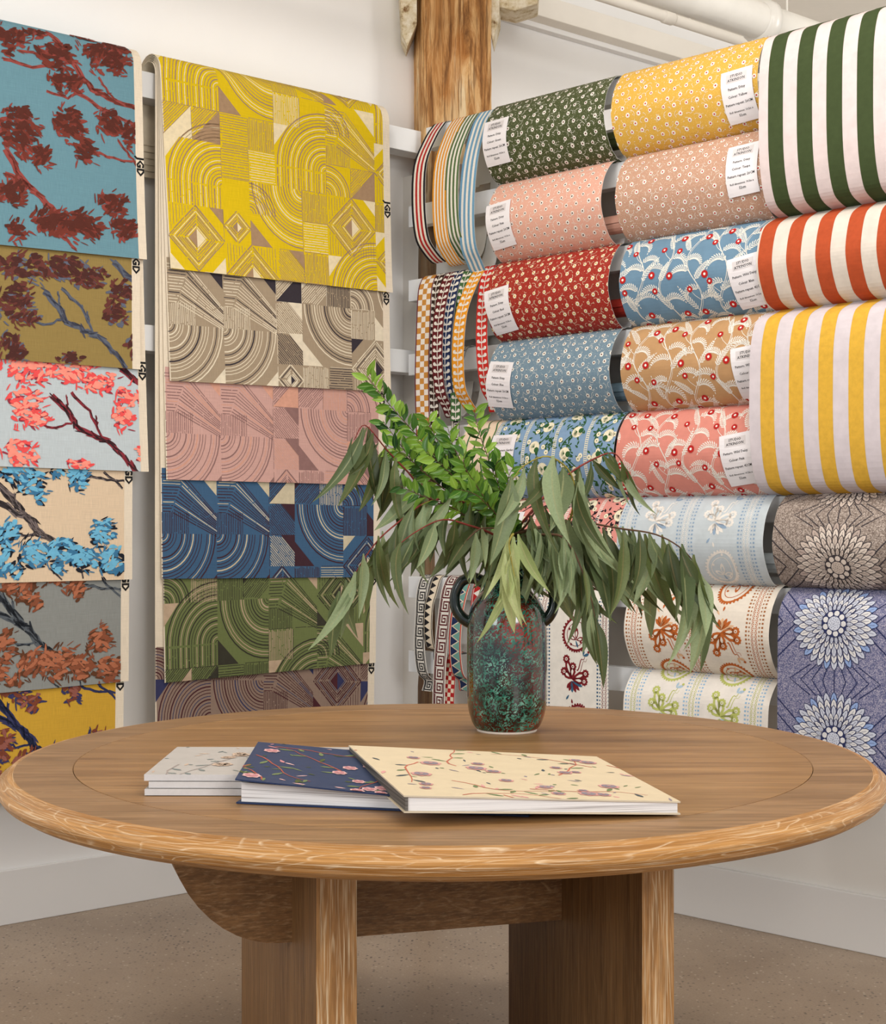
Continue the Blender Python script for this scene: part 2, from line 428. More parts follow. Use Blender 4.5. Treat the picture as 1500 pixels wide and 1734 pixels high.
def garden(W, Vv, seed, light=0, green=1, dark=2, border=True, per=.128):
    """0 cream, 1 green, 2 pale border"""
    p = Print(); r = random.Random(seed)
    def curl(x, y, a, L, k, w=.0035):
        pts = [(x, y)]
        for i in range(12):
            a += k * (.35 + i * .13) / 2.2; x += math.cos(a) * L / 12; y += math.sin(a) * L / 12; pts.append((x, y))
            if i % 2 == 0: p.petal(x, y, a + (1.1 if i % 4 else -1.1), .013, .0055, green, 1)
        p.stroke(pts, w, green, 1, w * .5)
    u = .01
    while u < W + per:
        if border:
            for s_ in (-.0055, .0055): p.stroke([(u + s_, 0), (u + s_, Vv)], .0014, dark, 1)
            v = 0
            while v < Vv: p.stroke([(u - .005, v), (u + .005, v)], .0030, dark, 1); v += .0068
        cx = u + per / 2; ph = r.uniform(0, .1)
        v = -.04 + ph
        pts = []; q = -.05
        while q < Vv + .05: pts.append((cx + .034 * math.sin(2 * math.pi * (q + ph) / .17), q)); q += .008
        p.stroke(pts, .004, green, 1)
        k = 0
        while v < Vv + .06:
            sd = 1 if k % 2 else -1
            mx = cx + .034 * math.sin(2 * math.pi * (v + ph) / .17)
            curl(mx, v, r.uniform(-.4, .4) + (0 if sd > 0 else math.pi), .07, sd * .55)
            curl(mx, v + .02, r.uniform(.5, 1.0) if sd > 0 else math.pi - .8, .055, -sd * .6)
            fx, fy = cx - sd * .018, v + .028; a0 = r.uniform(0, 6)
            p.disc(fx, fy, .022, light, 2, teeth=20, depth=.12, a0=a0)
            for i in range(7):
                a = a0 + (i - 3) * .28; p.stroke([(fx, fy), (fx + math.cos(a) * .013, fy + math.sin(a) * .013)], .001, green, 3)
            p.disc(fx - math.cos(a0) * .014, fy - math.sin(a0) * .014, .010, green, 3, n=8)
            for i in range(3):
                x, y = cx + r.uniform(-.05, .05), v + r.uniform(-.03, .05)
                p.disc(x, y, .0085, light, 2, n=10); p.disc(x, y, .0022, green, 3, n=6)
            for i in range(20):
                p.petal(cx + r.uniform(-.055, .055), v + r.uniform(-.04, .05), r.uniform(0, 6.28), .016, .007, green, 1)
            k += 1; v += .072
        u += per
    return p
def paisley(W, Vv, seed, per=.21, voff=0.0, start=.0, flip=1, vper=.30):
    """0 main ink, 1 second ink, 2 border dots"""
    p = Print()
    def drop(cx, cy, S, flipy, ink, w, teeth=False, lay=1):
        pts = []; n = 34
        for i in range(n + 1):
            a = 2 * math.pi * i / n; rr = 1
            x = math.cos(a) * .74 + .0; y = math.sin(a) * .76
            if y < 0: x += .35 * y * y * flip; y *= 1.2
            pts.append((cx + x * S, cy + y * S * flipy))
        p.stroke(pts, w, ink, lay)
        if teeth:
            for x, y in pts[::1]: p.disc(x + (x - cx) * .10, y + (y - cy) * .08, w * .55, ink, lay, n=6)
    def ogee(cx, cy, a, L, w, lay=1):
        p.petal(cx, cy, a, L, w, 0, lay, fat=.55); p.petal(cx + math.cos(a) * L * .22, cy + math.sin(a) * L * .22, a, L * .52, w * .5, 3, lay + 1, fat=.55)
    def motif_p(cx, cy, s):
        drop(cx, cy, .064, s, 0, .0068, True); drop(cx, cy, .046, s, 0, .0022)
        for a, L in ((-.2, .032), (-1.5, .040), (-2.7, .030)):
            ogee(cx + .002, cy + .016 * s, a * s, L, .015)
        p.petal(cx, cy + .016 * s, 1.2 * s, .026, .007, 1, 1)
        for dx, dy in ((.02, .022), (-.024, -.018), (.012, -.05), (-.018, .03)): p.disc(cx + dx, cy + dy * s, .0042, 0, 1, n=7)
    def motif_b(cx, cy, s):
        for a, L in ((-1.9, .066), (-1.45, .040), (-2.5, .038), (-.35, .058), (.1, .05)):
            x1, y1 = cx + math.cos(a * s) * L, cy + math.sin(a * s) * L
            p.petal(cx, cy, a * s, L, .026, 0, 1, fat=.62); p.petal(cx + math.cos(a * s) * L * .3, cy + math.sin(a * s) * L * .3, a * s, L * .5, .009, 3, 2)
            p.disc(x1, y1, .0150, 0, 1, teeth=9, depth=.2); p.disc(x1, y1, .0055, 3, 2, n=8); p.disc(x1, y1, .0028, 0, 3, n=6)
        pts = [(cx + .02 + i * .004, cy + (-.03 - .006 * i + .008 * math.sin(i * 1.1)) * s) for i in range(9)]
        p.stroke(pts, .0045, 0, 1, .002); p.stroke([(x + .008, y + .006 * s) for x, y in pts], .0025, 0, 1, .001)
        for i in range(6):
            a = (.35 + i * .38) * s; p.petal(cx, cy + .006 * s, a, .046 - .003 * i, .0125, 0 if i % 3 else 1, 1)
        p.petal(cx + .045, cy - .075 * s, -.3 * s, .024, .010, 1, 1); p.petal(cx + .045, cy - .075 * s, -1.4 * s, .02, .008, 1, 1); p.disc(cx + .066, cy - .088 * s, .0045, 0, 2, n=7)
        p.petal(cx - .01, cy + .05 * s, 2.2 * s, .02, .007, 1, 1); p.petal(cx + .0, cy + .062 * s, 1.4 * s, .016, .007, 0, 1)
    def border(u, both):
        v = 0; wave = ([], [])
        while v < Vv + .01:
            for sg in ((-1, 1) if both else both_side):
                p.poly([(u + sg * .026 - .003, v), (u + sg * .026 + .003, v), (u + sg * .026 + .003, v + .0055), (u + sg * .026 - .003, v + .0055)], 2, 1)
                p.disc(u + sg * .0165, v + .003, .0027, 2, 1, n=6)
                p.ring(u + sg * .0035, v + .006, .0055, .0015, 0, 1, 5, -math.pi / 2, math.pi / 2) if sg > 0 else p.ring(u + sg * .0035, v + .006, .0055, .0015, 0, 1, 5, math.pi / 2, 3 * math.pi / 2)
                p.disc(u + sg * .0035, v + .006, .0019, 0, 1, n=6)
            v += .0118
    u = start; both_side = (1,)
    while u < W + .05:
        border(u, True)
        cx = u + per / 2; v = voff - vper; k = 0
        while v < Vv + .1:
            motif_p(cx + .01, v, flip); motif_b(cx - .005, v + vper / 2, flip)
            v += vper
        u += per
    return p
def mandala(W, Vv, cx0, cy0, perx, pery, R=.127):
    """0 pale petals, 1 dark line, 2 blue tint, 3 white"""
    p = Print(); 
    x = cx0 - perx
    while x < W + perx:
        y = cy0 - pery
        while y < Vv + pery:
            # chevron rays between flowers
            for i in range(-4, 5):
                p.stroke([(x + i * .018, y + R * .9), (x + i * .034, y + pery / 2), (x + i * .018, y + pery - R * .9)], .0032, 1, 1)
            for i in range(4):
                d = .045 + i * .045
                for sx in (-1, 1):
                    p.stroke([(x + sx * (perx / 2 - d), y), (x + sx * perx / 2, y - d * .95)], .0036, 1, 1)
                    p.stroke([(x + sx * (perx / 2 - d), y), (x + sx * perx / 2, y + d * .95)], .0036, 1, 1)
            for li, (rr, n, L, w) in enumerate(((R, 32, .046, .020), (R * .86, 30, .042, .018), (R * .72, 28, .038, .015), (R * .56, 24, .034, .0125), (R * .44, 22, .026, .0095))):
                for i in range(n):
                    a = 2 * math.pi * (i + .5 * (li % 2)) / n; x0, y0 = x + math.cos(a) * (rr - L), y + math.sin(a) * (rr - L)
                    p.petal(x0, y0, a, L + .0026, w + .0016, 1, 2 + li, fat=.6); p.petal(x0, y0, a, L, w * .88, (2 if i % 3 == 0 and li == 0 else (3 if li % 2 else 0)), 2.4 + li, fat=.6)
                    p.stroke([(x0, y0), (x0 + math.cos(a) * L * .8, y0 + math.sin(a) * L * .8)], .0009, 1, 2.7 + li)
            p.disc(x, y, R * .30, 1, 7.6, n=18)
            for i in range(9):
                a = 2 * math.pi * i / 9; p.disc(x + math.cos(a) * .0275, y + math.sin(a) * .0275, .0080, 3, 8, n=8)
            p.disc(x, y, .0215, 1, 8.4, n=16); p.disc(x, y, .019, 0, 8.7, n=16)
            for i in range(24):
                a = i * 2.4; q = .017 * math.sqrt(i / 24); p.disc(x + q * math.cos(a), y + q * math.sin(a), .0012, 1, 9, n=5)
            y += pery
        x += perx
    return p
def stripes(W, Vv, first, w, per, edge=.0):
    p = Print(); r = random.Random(3); u = first
    while u < W:
        pts_l = []; v = 0; 
        n = 12
        for i in range(n):
            v0 = Vv * i / n; v1 = Vv * (i + 1) / n
            p.poly([(u, v0), (u + w, v0), (u + w, v1), (u, v1)], 0, 1)
        u += per
    return p
def retro(W, Vv, seed, g=.104):
    """linocut geometry: 0 line ink, 1 cream ink; ground = main colour"""
    p = Print(); r = random.Random(seed)
    def dash(x0, y0, x1, y1, w, ink, lay=1):
        L = math.hypot(x1 - x0, y1 - y0)
        if L < .004: return
        t = r.uniform(0, .01)
        while t < L:
            q = min(L, t + r.uniform(.02, .07)); j = r.uniform(-.0006, .0006)
            p.stroke([(x0 + (x1 - x0) * t / L + j, y0 + (y1 - y0) * t / L + j), (x0 + (x1 - x0) * q / L + j, y0 + (y1 - y0) * q / L + j)], w * r.uniform(.75, 1.2), ink, lay)
            t = q + r.choice((.0, .0015, .003, .004))
    def seg(x0, y0, x1, y1, cx, cy, c0, c1):
        return
    def lines(x, y, w, h, vert, ink, sp=.0068, lw=.0023):
        k = sp / 2
        lim = w if vert else h
        while k < lim:
            if vert: dash(x + k, y, x + k, y + h, lw, ink)
            else: dash(x, y + k, x + w, y + k, lw, ink)
            k += sp * r.uniform(.85, 1.15)
    def diag(x, y, w, h, sg, ink, sp=.0092, lw=.0024, lo=-1, hi=1):
        k = -h + sp
        while k < w:
            if lo * w <= k <= hi * w:
                a = max(0, k); b = min(w, k + h)
                ya, yb = a - k, b - k
                if sg > 0: dash(x + a, y + ya, x + b, y + yb, lw, ink)
                else: dash(x + a, y + h - ya, x + b, y + h - yb, lw, ink)
            k += sp
    def arcs(cx, cy, R, q, sp, inks, leg=0, ldir=(0, 1)):
        a0 = q * math.pi / 2; k = R; i = 0
        while k > .008:
            ink = inks[i % len(inks)]
            if ink is not None:
                wd = .0025 if i % 4 else .0045
                p.ring(cx, cy, k, wd, ink, 1, 10, a0, a0 + math.pi / 2)
                if leg:
                    for e in (a0, a0 + math.pi / 2):
                        ex, ey = cx + k * math.cos(e), cy + k * math.sin(e)
                        if abs(math.cos(e)) > .5 and ldir[1]: dash(ex, ey, ex, ey + ldir[1] * leg, wd, ink)
                        if abs(math.sin(e)) > .5 and ldir[0]: dash(ex, ey, ex + ldir[0] * leg, ey, wd, ink)
            k -= sp; i += 1
    def diamond(cx, cy, S, inks, sp=.0085):
        k = S; i = 0
        while k > .006:
            ink = inks[i % len(inks)]
            if ink is not None:
                wd = .0025 if i % 3 else .004
                q = [(cx + k, cy), (cx, cy + k), (cx - k, cy), (cx, cy - k), (cx + k, cy)]
                for a, b in zip(q, q[1:]): dash(*a, *b, wd, ink, 2)
            k -= sp; i += 1
        h = S * .3
        p.poly([(cx, cy - h), (cx + h, cy), (cx, cy + h)], 1, 3); p.poly([(cx, cy - h), (cx, cy + h), (cx - h, cy)], 0, 3)
    nx = int(W / g) + 2; ny = int(Vv / g) + 2; used = set()
    for j in range(ny):
        for i in range(nx):
            if (i, j) in used: continue
            x, y = i * g, j * g
            two = (i + 1, j) not in used and (i, j + 1) not in used and r.random() < .40
            if two:
                for a in (0, 1):
                    for b in (0, 1): used.add((i + a, j + b))
                k = r.choice((0, 0, 1, 1, 2, 3, 3, 4)); G = 2 * g
                if k == 0:
                    diamond(x + g, y + g, g, [0, 0, 1, 0, 0], .0095)
                    for (cx, cy, sx, sy) in ((x, y, 1, 1), (x + G, y, -1, 1), (x, y + G, 1, -1), (x + G, y + G, -1, -1)):
                        if r.random() < .5: p.poly([(cx, cy), (cx + sx * g * .5, cy), (cx, cy + sy * g * .5)], r.choice((0, 1)), 1)
                        else:
                            for q in range(1, 8): dash(cx + sx * q * .011, cy, cx + sx * q * .011, cy + sy * (g - q * .011 - .01), .0018, 0)
                elif k == 1:   # arch
                    arcs(x + G, y + g * 1.3, g * 1.9, 2, .0105, [0, 1, 0, 0, 0, 1], 0)
                    kk = g * 1.9; q = 0
                    while kk > .008:
                        ink = [0, 1, 0, 0, 0, 1][q % 6]; dash(x + G - kk, y + g * 1.3, x + G - kk, y + G, .0025 if q % 4 else .0045, ink); kk -= .0105; q += 1
                    p.poly([(x, y), (x + g * .55, y), (x, y + g * .7)], 1, 1)
                elif k == 2:
                    arcs(x, y, g * 1.95, 0, .0105, [0, 0, 1, 0, None, 0, 0, 0, 1], 0)
                    p.poly([(x + G, y + G), (x + G, y + g * 1.25), (x + g * 1.25, y + G)], 0, 1)
                elif k == 3:   # band turning a corner
                    for q in range(13):
                        o = q * .0098; ink = 1 if q in (2, 3, 9) else 0
                        dash(x, y + .02 + o, x + g * .8 - o * .4, y + .02 + o, .0026, ink); dash(x + g * .8 - o * .4, y + .02 + o, x + G - o * .0, y + g * 1.2 + .02 + o * .6, .0026, ink)
                    lines(x, y + g * 1.3, g, g * .7, True, 0); p.poly([(x + G, y), (x + G, y + g * .8), (x + g * 1.2, y)], 1, 1)
                else:
                    arcs(x + G, y, g * 1.9, 1, .0105, [0, 1, 1, 0, 0, 0, 0], 0)
                    p.poly([(x, y + G), (x + g * .8, y + G), (x, y + g * 1.2)], 0, 1)
                continue
            used.add((i, j)); k = r.randrange(8); ink = 0 if r.random() < .7 else 1
            if k <= 1: lines(x, y, g, g, True, ink, .0062)
            elif k == 2: lines(x, y, g, g, False, ink, .0085)
            elif k == 3: diag(x, y, g, g, 1, ink); p.poly([(x + g, y), (x + g, y + g * .55), (x + g * .45, y)], 1 if r.random() < .5 else 0, 3)
            elif k == 4: diag(x, y, g, g, -1, ink, lo=-.5, hi=.6); p.poly([(x, y), (x + g * .5, y), (x, y + g * .5)], 0, 3)
            elif k == 5: arcs(x + (g if r.random() < .5 else 0), y + g, g * .95, 2 if r.random() < .5 else 3, .0095, [0, 0, 1, 0])
            elif k == 6: p.poly([(x, y + g), (x + g, y + g), (x + g, y)], r.choice((0, 1)), 1); diag(x, y, g, g, -1, 0, lo=-1, hi=0)
            else: diamond(x + g / 2, y + g / 2, g / 2, [0, 1, 0, 0])
            if r.random() < .8: dash(x, y, x + g, y, .0016, 0)
            if r.random() < .8: dash(x, y, x, y + g, .0016, 0)
    return p
def daub(p, r, x, y, a, L, w, ink, lay):
    c, s = math.cos(a), math.sin(a); pts = []
    for t, k in ((0, .25), (.15, .8), (.45, 1), (.8, .75), (1, .1), (.85, -.6), (.5, -1), (.12, -.75)):
        k *= r.uniform(.65, 1.2); t = t + r.uniform(-.06, .06); pts.append((x + c * (t - .5) * L - s * k * w / 2, y + s * (t - .5) * L + c * k * w / 2))
    p.poly(pts, ink, lay)
def trees(to_uv, pxm, clumps, branches, seed, order):
    """painted gums: inks 0 dark, 1 mid, 2 light, 3 branch, 4 branch shade. px lists -> uv"""
    p = Print(); r = random.Random(seed)
    for pts, w in branches:
        q = [to_uv(*a) for a in pts]; out = []
        for a, b in zip(q, q[1:]):
            for i in range(4):
                t = i / 4; out.append((a[0] + (b[0] - a[0]) * t + r.uniform(-.0035, .0035), a[1] + (b[1] - a[1]) * t + r.uniform(-.0035, .0035)))
        out.append(q[-1]); n = len(out)
        p.stroke(out, w * pxm, 3, 1, w * pxm * .75)
        for i in range(n - 1):
            a, b = out[i], out[i + 1]; an = math.atan2(b[1] - a[1], b[0] - a[0])
            for k in range(2):
                t = r.random(); o = r.uniform(-.45, .45) * w * pxm
                daub(p, r, a[0] + (b[0] - a[0]) * t - math.sin(an) * o, a[1] + (b[1] - a[1]) * t + math.cos(an) * o, an + r.uniform(-.25, .25), w * pxm * r.uniform(1.2, 2.6), w * pxm * r.uniform(.2, .45), r.choice((3, 4, 4)), 2)
    for cx, cy, rx, ry in clumps:
        u, v = to_uv(cx, cy); ru, rv = rx * pxm, ry * pxm; swirl = r.uniform(-.8, .4)
        area_ = rx * ry
        for lay, (ink, cnt, sc) in enumerate(order):
            n = int(area_ * cnt); ph = r.uniform(0, 6.28); ph2 = r.uniform(0, 6.28)
            for i in range(n):
                a = r.uniform(0, 6.283); q = math.sqrt(r.random()) * sc * (.92 + .22 * math.sin(3 * a + ph) + .14 * math.sin(5 * a + ph2))
                dx, dy = q * math.cos(a), q * math.sin(a)
                x, y = u + ru * dx, v + rv * dy + (-.1 * rv * lay)
                tang = math.atan2(dy, dx) * .5 + swirl * .5 + r.uniform(-.5, .5) if q > .8 else swirl + .5 * math.sin(4 * dx + 3 * dy + ph) + r.uniform(-.35, .35)
                if q > .85: L = r.uniform(.016, .032); w = r.uniform(.003, .007)
                else: L = r.uniform(.014, .034); w = r.uniform(.006, .014)
                daub(p, r, x, y, tang + r.uniform(-.35, .35), L, w, ink, 3 + lay * 1.0 + r.random() * .5)
    return p
def florals(W, Vv, seed, n=9):
    """0 branch, 1 leaf, 2 petal light, 3 petal deep, 4 dark leaf"""
    p = Print(); r = random.Random(seed)
    for k in range(int(n / 2)):
        x, y = r.uniform(0, W), r.uniform(0, Vv); a = r.uniform(0, 6.28); pts = [(x, y)]
        for i in range(9):
            a += r.uniform(-.45, .45); x += math.cos(a) * .022; y += math.sin(a) * .022; pts.append((x, y))
            if i % 2: p.petal(x, y, a + r.choice((-1, 1)) * .9, r.uniform(.02, .034), .009, r.choice((1, 1, 4)), 1)
        p.stroke(pts, .0036, 0, 1, .0015)
    for k in range(n):
        x, y = r.uniform(.01, W), r.uniform(.01, Vv); R = r.uniform(.010, .020)
        for lay in (0, 1):
            for i in range(7):
                a = i * .9 + lay * .45; p.petal(x, y, a, R * (1 - .3 * lay), R * .75, 2 if lay == 0 else 3, 2 + lay, fat=.7)
        p.disc(x, y, R * .2, 2, 4, n=6)
    for k in range(n * 3):
        p.petal(r.uniform(0, W), r.uniform(0, Vv), r.uniform(0, 6.28), r.uniform(.008, .026), r.uniform(.004, .008), r.choice((1, 4, 1, 3, 2)), 1)
    return p
# ribbon designs (u across 0..W, v along)
def rib_stripes(W, Vv, inks):
    p = Print(); n = len(inks)
    for i, ink in enumerate(inks):
        if ink is not None: p.poly([(W * i / n, 0), (W * (i + 1) / n, 0), (W * (i + 1) / n, Vv), (W * i / n, Vv)], ink, 1)
    return p
def rib_leaf(W, Vv, s=.0235):
    p = Print(); v = 0; c = W / 2
    p.stroke([(c, 0), (c, Vv)], W * .055, 0, 1)
    while v < Vv:
        for sg in (-1, 1):
            p.stroke([(c, v + s * .75), (c + sg * W * .17, v + s * .45), (c + sg * W * .24, v + s * .25)], W * .07, 0, 1)
            p.petal(c + sg * W * .10, v + s * .72, -math.pi / 2 + sg * .95, W * .36, W * .26, 0, 1, fat=.7)
        v += s
    return p
def rib_key(W, Vv, edge=.12):
    p = Print(); v = 0; e = W * edge; S = W - 2 * e; w = S * .105
    p.stroke([(e * .9, 0), (e * .9, Vv)], w * .8, 0, 1); p.stroke([(W - e * .9, 0), (W - e * .9, Vv)], w * .8, 0, 1)
    k = 0
    while v < Vv:
        q = [(.1, .0), (.1, .92), (.88, .92), (.88, .18), (.32, .18), (.32, .70), (.66, .70), (.66, .42), (.48, .42)]
        pts = [(e + (1 - a if k % 2 else a) * S, v + b * S) for a, b in q]
        for a, b in zip(pts, pts[1:]):
            d = math.hypot(b[0] - a[0], b[1] - a[1]) or 1; ex, ey = (b[0] - a[0]) / d * w / 2, (b[1] - a[1]) / d * w / 2
            p.stroke([(a[0] - ex, a[1] - ey), (b[0] + ex, b[1] + ey)], w, 0, 1)
        v += S * 1.06; k += 0
    return p
def rib_tri(W, Vv, two=False):
    p = Print(); v = 0; s = W * .62
    while v < Vv:
        p.poly([(W * .13, v), (W * .72, v + s / 2), (W * .13, v + s)], 0, 1)
        if two: p.poly([(W * .87, v - s / 2), (W * .28, v), (W * .87, v + s / 2)], 1, 2)
        v += s
    p.stroke([(W * .06, 0), (W * .06, Vv)], W * .07, 2 if two else 0, 3); p.stroke([(W * .94, 0), (W * .94, Vv)], W * .07, 2 if two else 0, 3)
    return p
def rib_check(W, Vv, n=3, ed=True):
    p = Print(); e = W * .07 if ed else 0; s = (W - 2 * e) / n; v = 0; k = 0
    while v < Vv:
        for i in range(n):
            if (i + k) % 2 == 0: p.poly([(e + i * s, v), (e + i * s + s, v), (e + i * s + s, v + s), (e + i * s, v + s)], 0, 1)
        v += s; k += 1
    if ed:
        for x in (e / 2, W - e / 2): p.poly([(x - e / 2, 0), (x + e / 2, 0), (x + e / 2, Vv), (x - e / 2, Vv)], 1, 1)
    return p

# ------------------------------------------------------------------ racks of white rails
RP = .2645
def RT(k): return 2.618 - RP * k          # top of right rail k
rack = empty('display_rack', RF.P(1.0, .05, 0), label='white rack of eight horizontal rails along the right wall carrying the wallpaper rolls', cat='rack')
for k in range(8): fbox('rail', RF, RF.t(692, .11) if k else RF.t(722, .11), 2.35, .070, .112, RT(k) - .076, RT(k), M_rail, rack, bev=.002)
for t in (.62, 1.4, 2.2): fbox('upright', RF, t, t + .06, .0, .070, 0.62, RT(0) - .02, M_rail, rack)
lrack = empty('display_rack', LF.P(1.0, .05, 0), label='white rack of two thick rails along the left wall under the hanging fabric samples', cat='rack')
for zt in (2.643, 1.845): fbox('rail', LF, LF.t(735, .12), 2.25, .045, .12, zt - .082, zt, M_rail, lrack, bev=.002)
for t in (.62, 1.7): fbox('upright', LF, t, t + .06, 0, .045, 1.2, 2.6, M_rail, lrack)

# ------------------------------------------------------------------ left hanging sample stacks
def left_sheet(name, lab, i, tl_px, tr_px, bl, br, ground, inks, mk, group, vis_from=None, selv=.030):
    """i = order from the front; px corners are read on the sheet's own plane"""
    n = .170 - .0046 * i
    sL0, sR0 = LF.t(tl_px, n), LF.t(tr_px, n)
    sL1, sR1 = LF.t(bl[0], n), LF.t(br[0], n); zl, zr = LF.z(*bl, n), LF.z(*br, n)
    if bl[0] < 5:   # stack runs past the left edge of the frame
        sl = (zr - zl) / (sR1 - sL1); sL0 = sR0 + .885; sL1 = sR1 + .885; zl = zr - sl * .885 if False else zr + (zl - zr) / (LF.t(bl[0], n) - sR1) * .885
    rows = []; nb = .026 + .0036 * i; R = (n - nb) / 2; nc = (n + nb) / 2; ztop = 2.706 - .0044 * i; zc = ztop - R
    def row(nn, z, k, na, nz):
        a = sL0 + (sL1 - sL0) * k; b = sR0 + (sR1 - sR0) * k; e = .0
        N = V(LF.N[0] * na, LF.N[1] * na, nz)
        rows.append((LF.P(a, nn, z if k <= 0 else z), LF.P(b, nn, z), N))
    row(nb, zc - .30 + .02 * i, 0, -1, 0); row(nb, zc - .1, 0, -1, 0)
    m = 12
    for j in range(m + 1):
        a = math.pi * (1 - j / m); row(nc + R * math.cos(a), zc + R * math.sin(a), 0, math.cos(a), math.sin(a))
    varc = len(rows) - 1
    zbm = (zl + zr) / 2; st = 8
    for j in range(1, st + 1):
        k = j / st; bow = .007 * k ** 5
        a = sL0 + (sL1 - sL0) * k; b = sR0 + (sR1 - sR0) * k
        za = zc + (zl - zc) * k; zb = zc + (zr - zc) * k
        rows.append((LF.P(a, n + bow, za), LF.P(b, n + bow, zb), V(LF.N[0], LF.N[1], .02)))
    S = Surf(rows); S.v_arc = S.vs[2]
    v0 = max(S.vs[2], 0 if vis_from is None else S.v_at_z(vis_from, S.vs[varc]) - .03)
    pr = mk(S, v0)
    mats = [M_selv, M_backbeige] + [ground] + inks
    body = Print(); U = S.W - selv
    body.poly([(0.004, v0), (U, v0), (U, S.V), (0.004, S.V)], 0, 1)
    for ink, lay, pts in pr.p:
        q = clip_axis(pts, 0, U, True) if max(x for x, _ in pts) > U else pts
        if len(q) >= 3: body.p.append((ink + 1, lay + 1, q))
    body.p.append
    logo = len(inks) + 1
    v = v0 + .05
    while v < S.V - .02:
        add_text(body, 'JGD', .034, U + .004, v, logo, 1.5, math.pi / 2)
        v += .49
    return sheet(name, S, mats + [M_logo], body, None, thick=.0015, label=lab, cat='fabric sample', group=group)

def px_uv(S, n):
    def f(px, py):
        s = LF.t(px, n); z = LF.z(px, py, n)
        P0 = S.rows[-2]; o = S.rows[8][0]
        u = (Vector((o.x, o.y, 0)) - Vector((*LF.P(s, n, 0)[:2], 0))).length
        return u, S.v_at_z(z, S.vs[8])
    return f
def ink(name, rgb): return plain('ink_' + name, rgb, .8, .08, 60, .15)
PXM = 4.6 / FPX * 1.12
clA = [(15, 62, 30, 20), (92, 98, 38, 24), (108, 140, 34, 18), (178, 98, 46, 30), (205, 78, 26, 16), (10, 85, 10, 10), (25, 225, 36, 42), (62, 265, 20, 20), (112, 212, 30, 30), (140, 258, 20, 24), (183, 212, 28, 24), (215, 232, 16, 22), (12, 328, 24, 26), (80, 378, 44, 24), (128, 388, 42, 26), (185, 352, 28, 24), (205, 392, 28, 22), (15, 390, 18, 18), (60, 55, 20, 10), (150, 60, 25, 10)]
brA = [([(80, 50), (130, 118), (150, 150), (180, 168), (232, 184)], 9), ([(0, 98), (50, 112), (120, 106)], 5), ([(118, 150), (165, 182), (228, 216)], 6), ([(0, 252), (28, 300), (70, 345), (98, 372)], 10), ([(0, 292), (45, 318)], 8), ([(155, 258), (195, 272), (230, 277)], 4), ([(75, 155), (110, 166), (137, 152)], 4), ([(195, 240), (215, 268), (230, 288)], 4), ([(165, 130), (180, 158), (195, 170)], 4), ([(90, 395), (118, 425)], 5), ([(30, 85), (60, 90)], 4)]
def tB(dy): return ([(35, 628 + dy, 50, 22), (112, 632 + dy, 52, 22), (150, 652 + dy, 26, 16), (172, 640 + dy, 14, 10), (25, 690 + dy, 30, 36), (52, 712 + dy, 14, 14), (205, 672 + dy, 26, 20), (192, 708 + dy, 22, 22), (228, 765 + dy, 20, 26), (15, 772 + dy, 30, 24), (118, 784 + dy, 26, 10), (10, 745 + dy, 10, 8)],
                    [([(72, 668 + dy), (98, 696 + dy), (112, 720 + dy), (140, 735 + dy), (165, 745 + dy), (195, 775 + dy), (212, 800 + dy)], 9), ([(104, 664 + dy), (135, 695 + dy), (155, 738 + dy)], 5), ([(42, 712 + dy), (70, 724 + dy), (105, 716 + dy)], 4), ([(190, 620 + dy), (225, 650 + dy), (240, 665 + dy)], 10), ([(98, 692 + dy), (96, 668 + dy)], 3), ([(230, 660 + dy), (226, 700 + dy)], 4), ([(148, 718 + dy), (146, 702 + dy)], 3)])
def tC(dy): return ([(40, 806 + dy, 40, 16), (60, 828 + dy, 24, 14), (138, 812 + dy, 18, 24), (105, 800 + dy, 16, 9), (72, 845 + dy, 10, 8), (178, 905 + dy, 24, 26), (70, 940 + dy, 36, 24), (112, 938 + dy, 36, 26), (150, 950 + dy, 30, 20), (195, 955 + dy, 24, 28), (18, 905 + dy, 24, 22), (12, 960 + dy, 18, 18), (105, 962 + dy, 12, 10), (35, 970 + dy, 12, 10), (20, 930 + dy, 12, 10)],
                    [([(0, 818 + dy), (25, 845 + dy), (45, 870 + dy), (75, 905 + dy), (95, 918 + dy)], 10), ([(0, 850 + dy), (30, 866 + dy), (60, 880 + dy), (78, 908 + dy)], 9), ([(30, 835 + dy), (32, 870 + dy)], 4), ([(152, 806 + dy), (185, 814 + dy), (220, 816 + dy)], 4), ([(182, 800 + dy), (212, 828 + dy)], 4), ([(20, 898 + dy), (45, 908 + dy), (70, 902 + dy)], 4), ([(90, 962 + dy), (110, 982 + dy)], 3), ([(143, 960 + dy), (146, 980 + dy)], 3)])
GRPA = 'tree-print samples on the left rack'
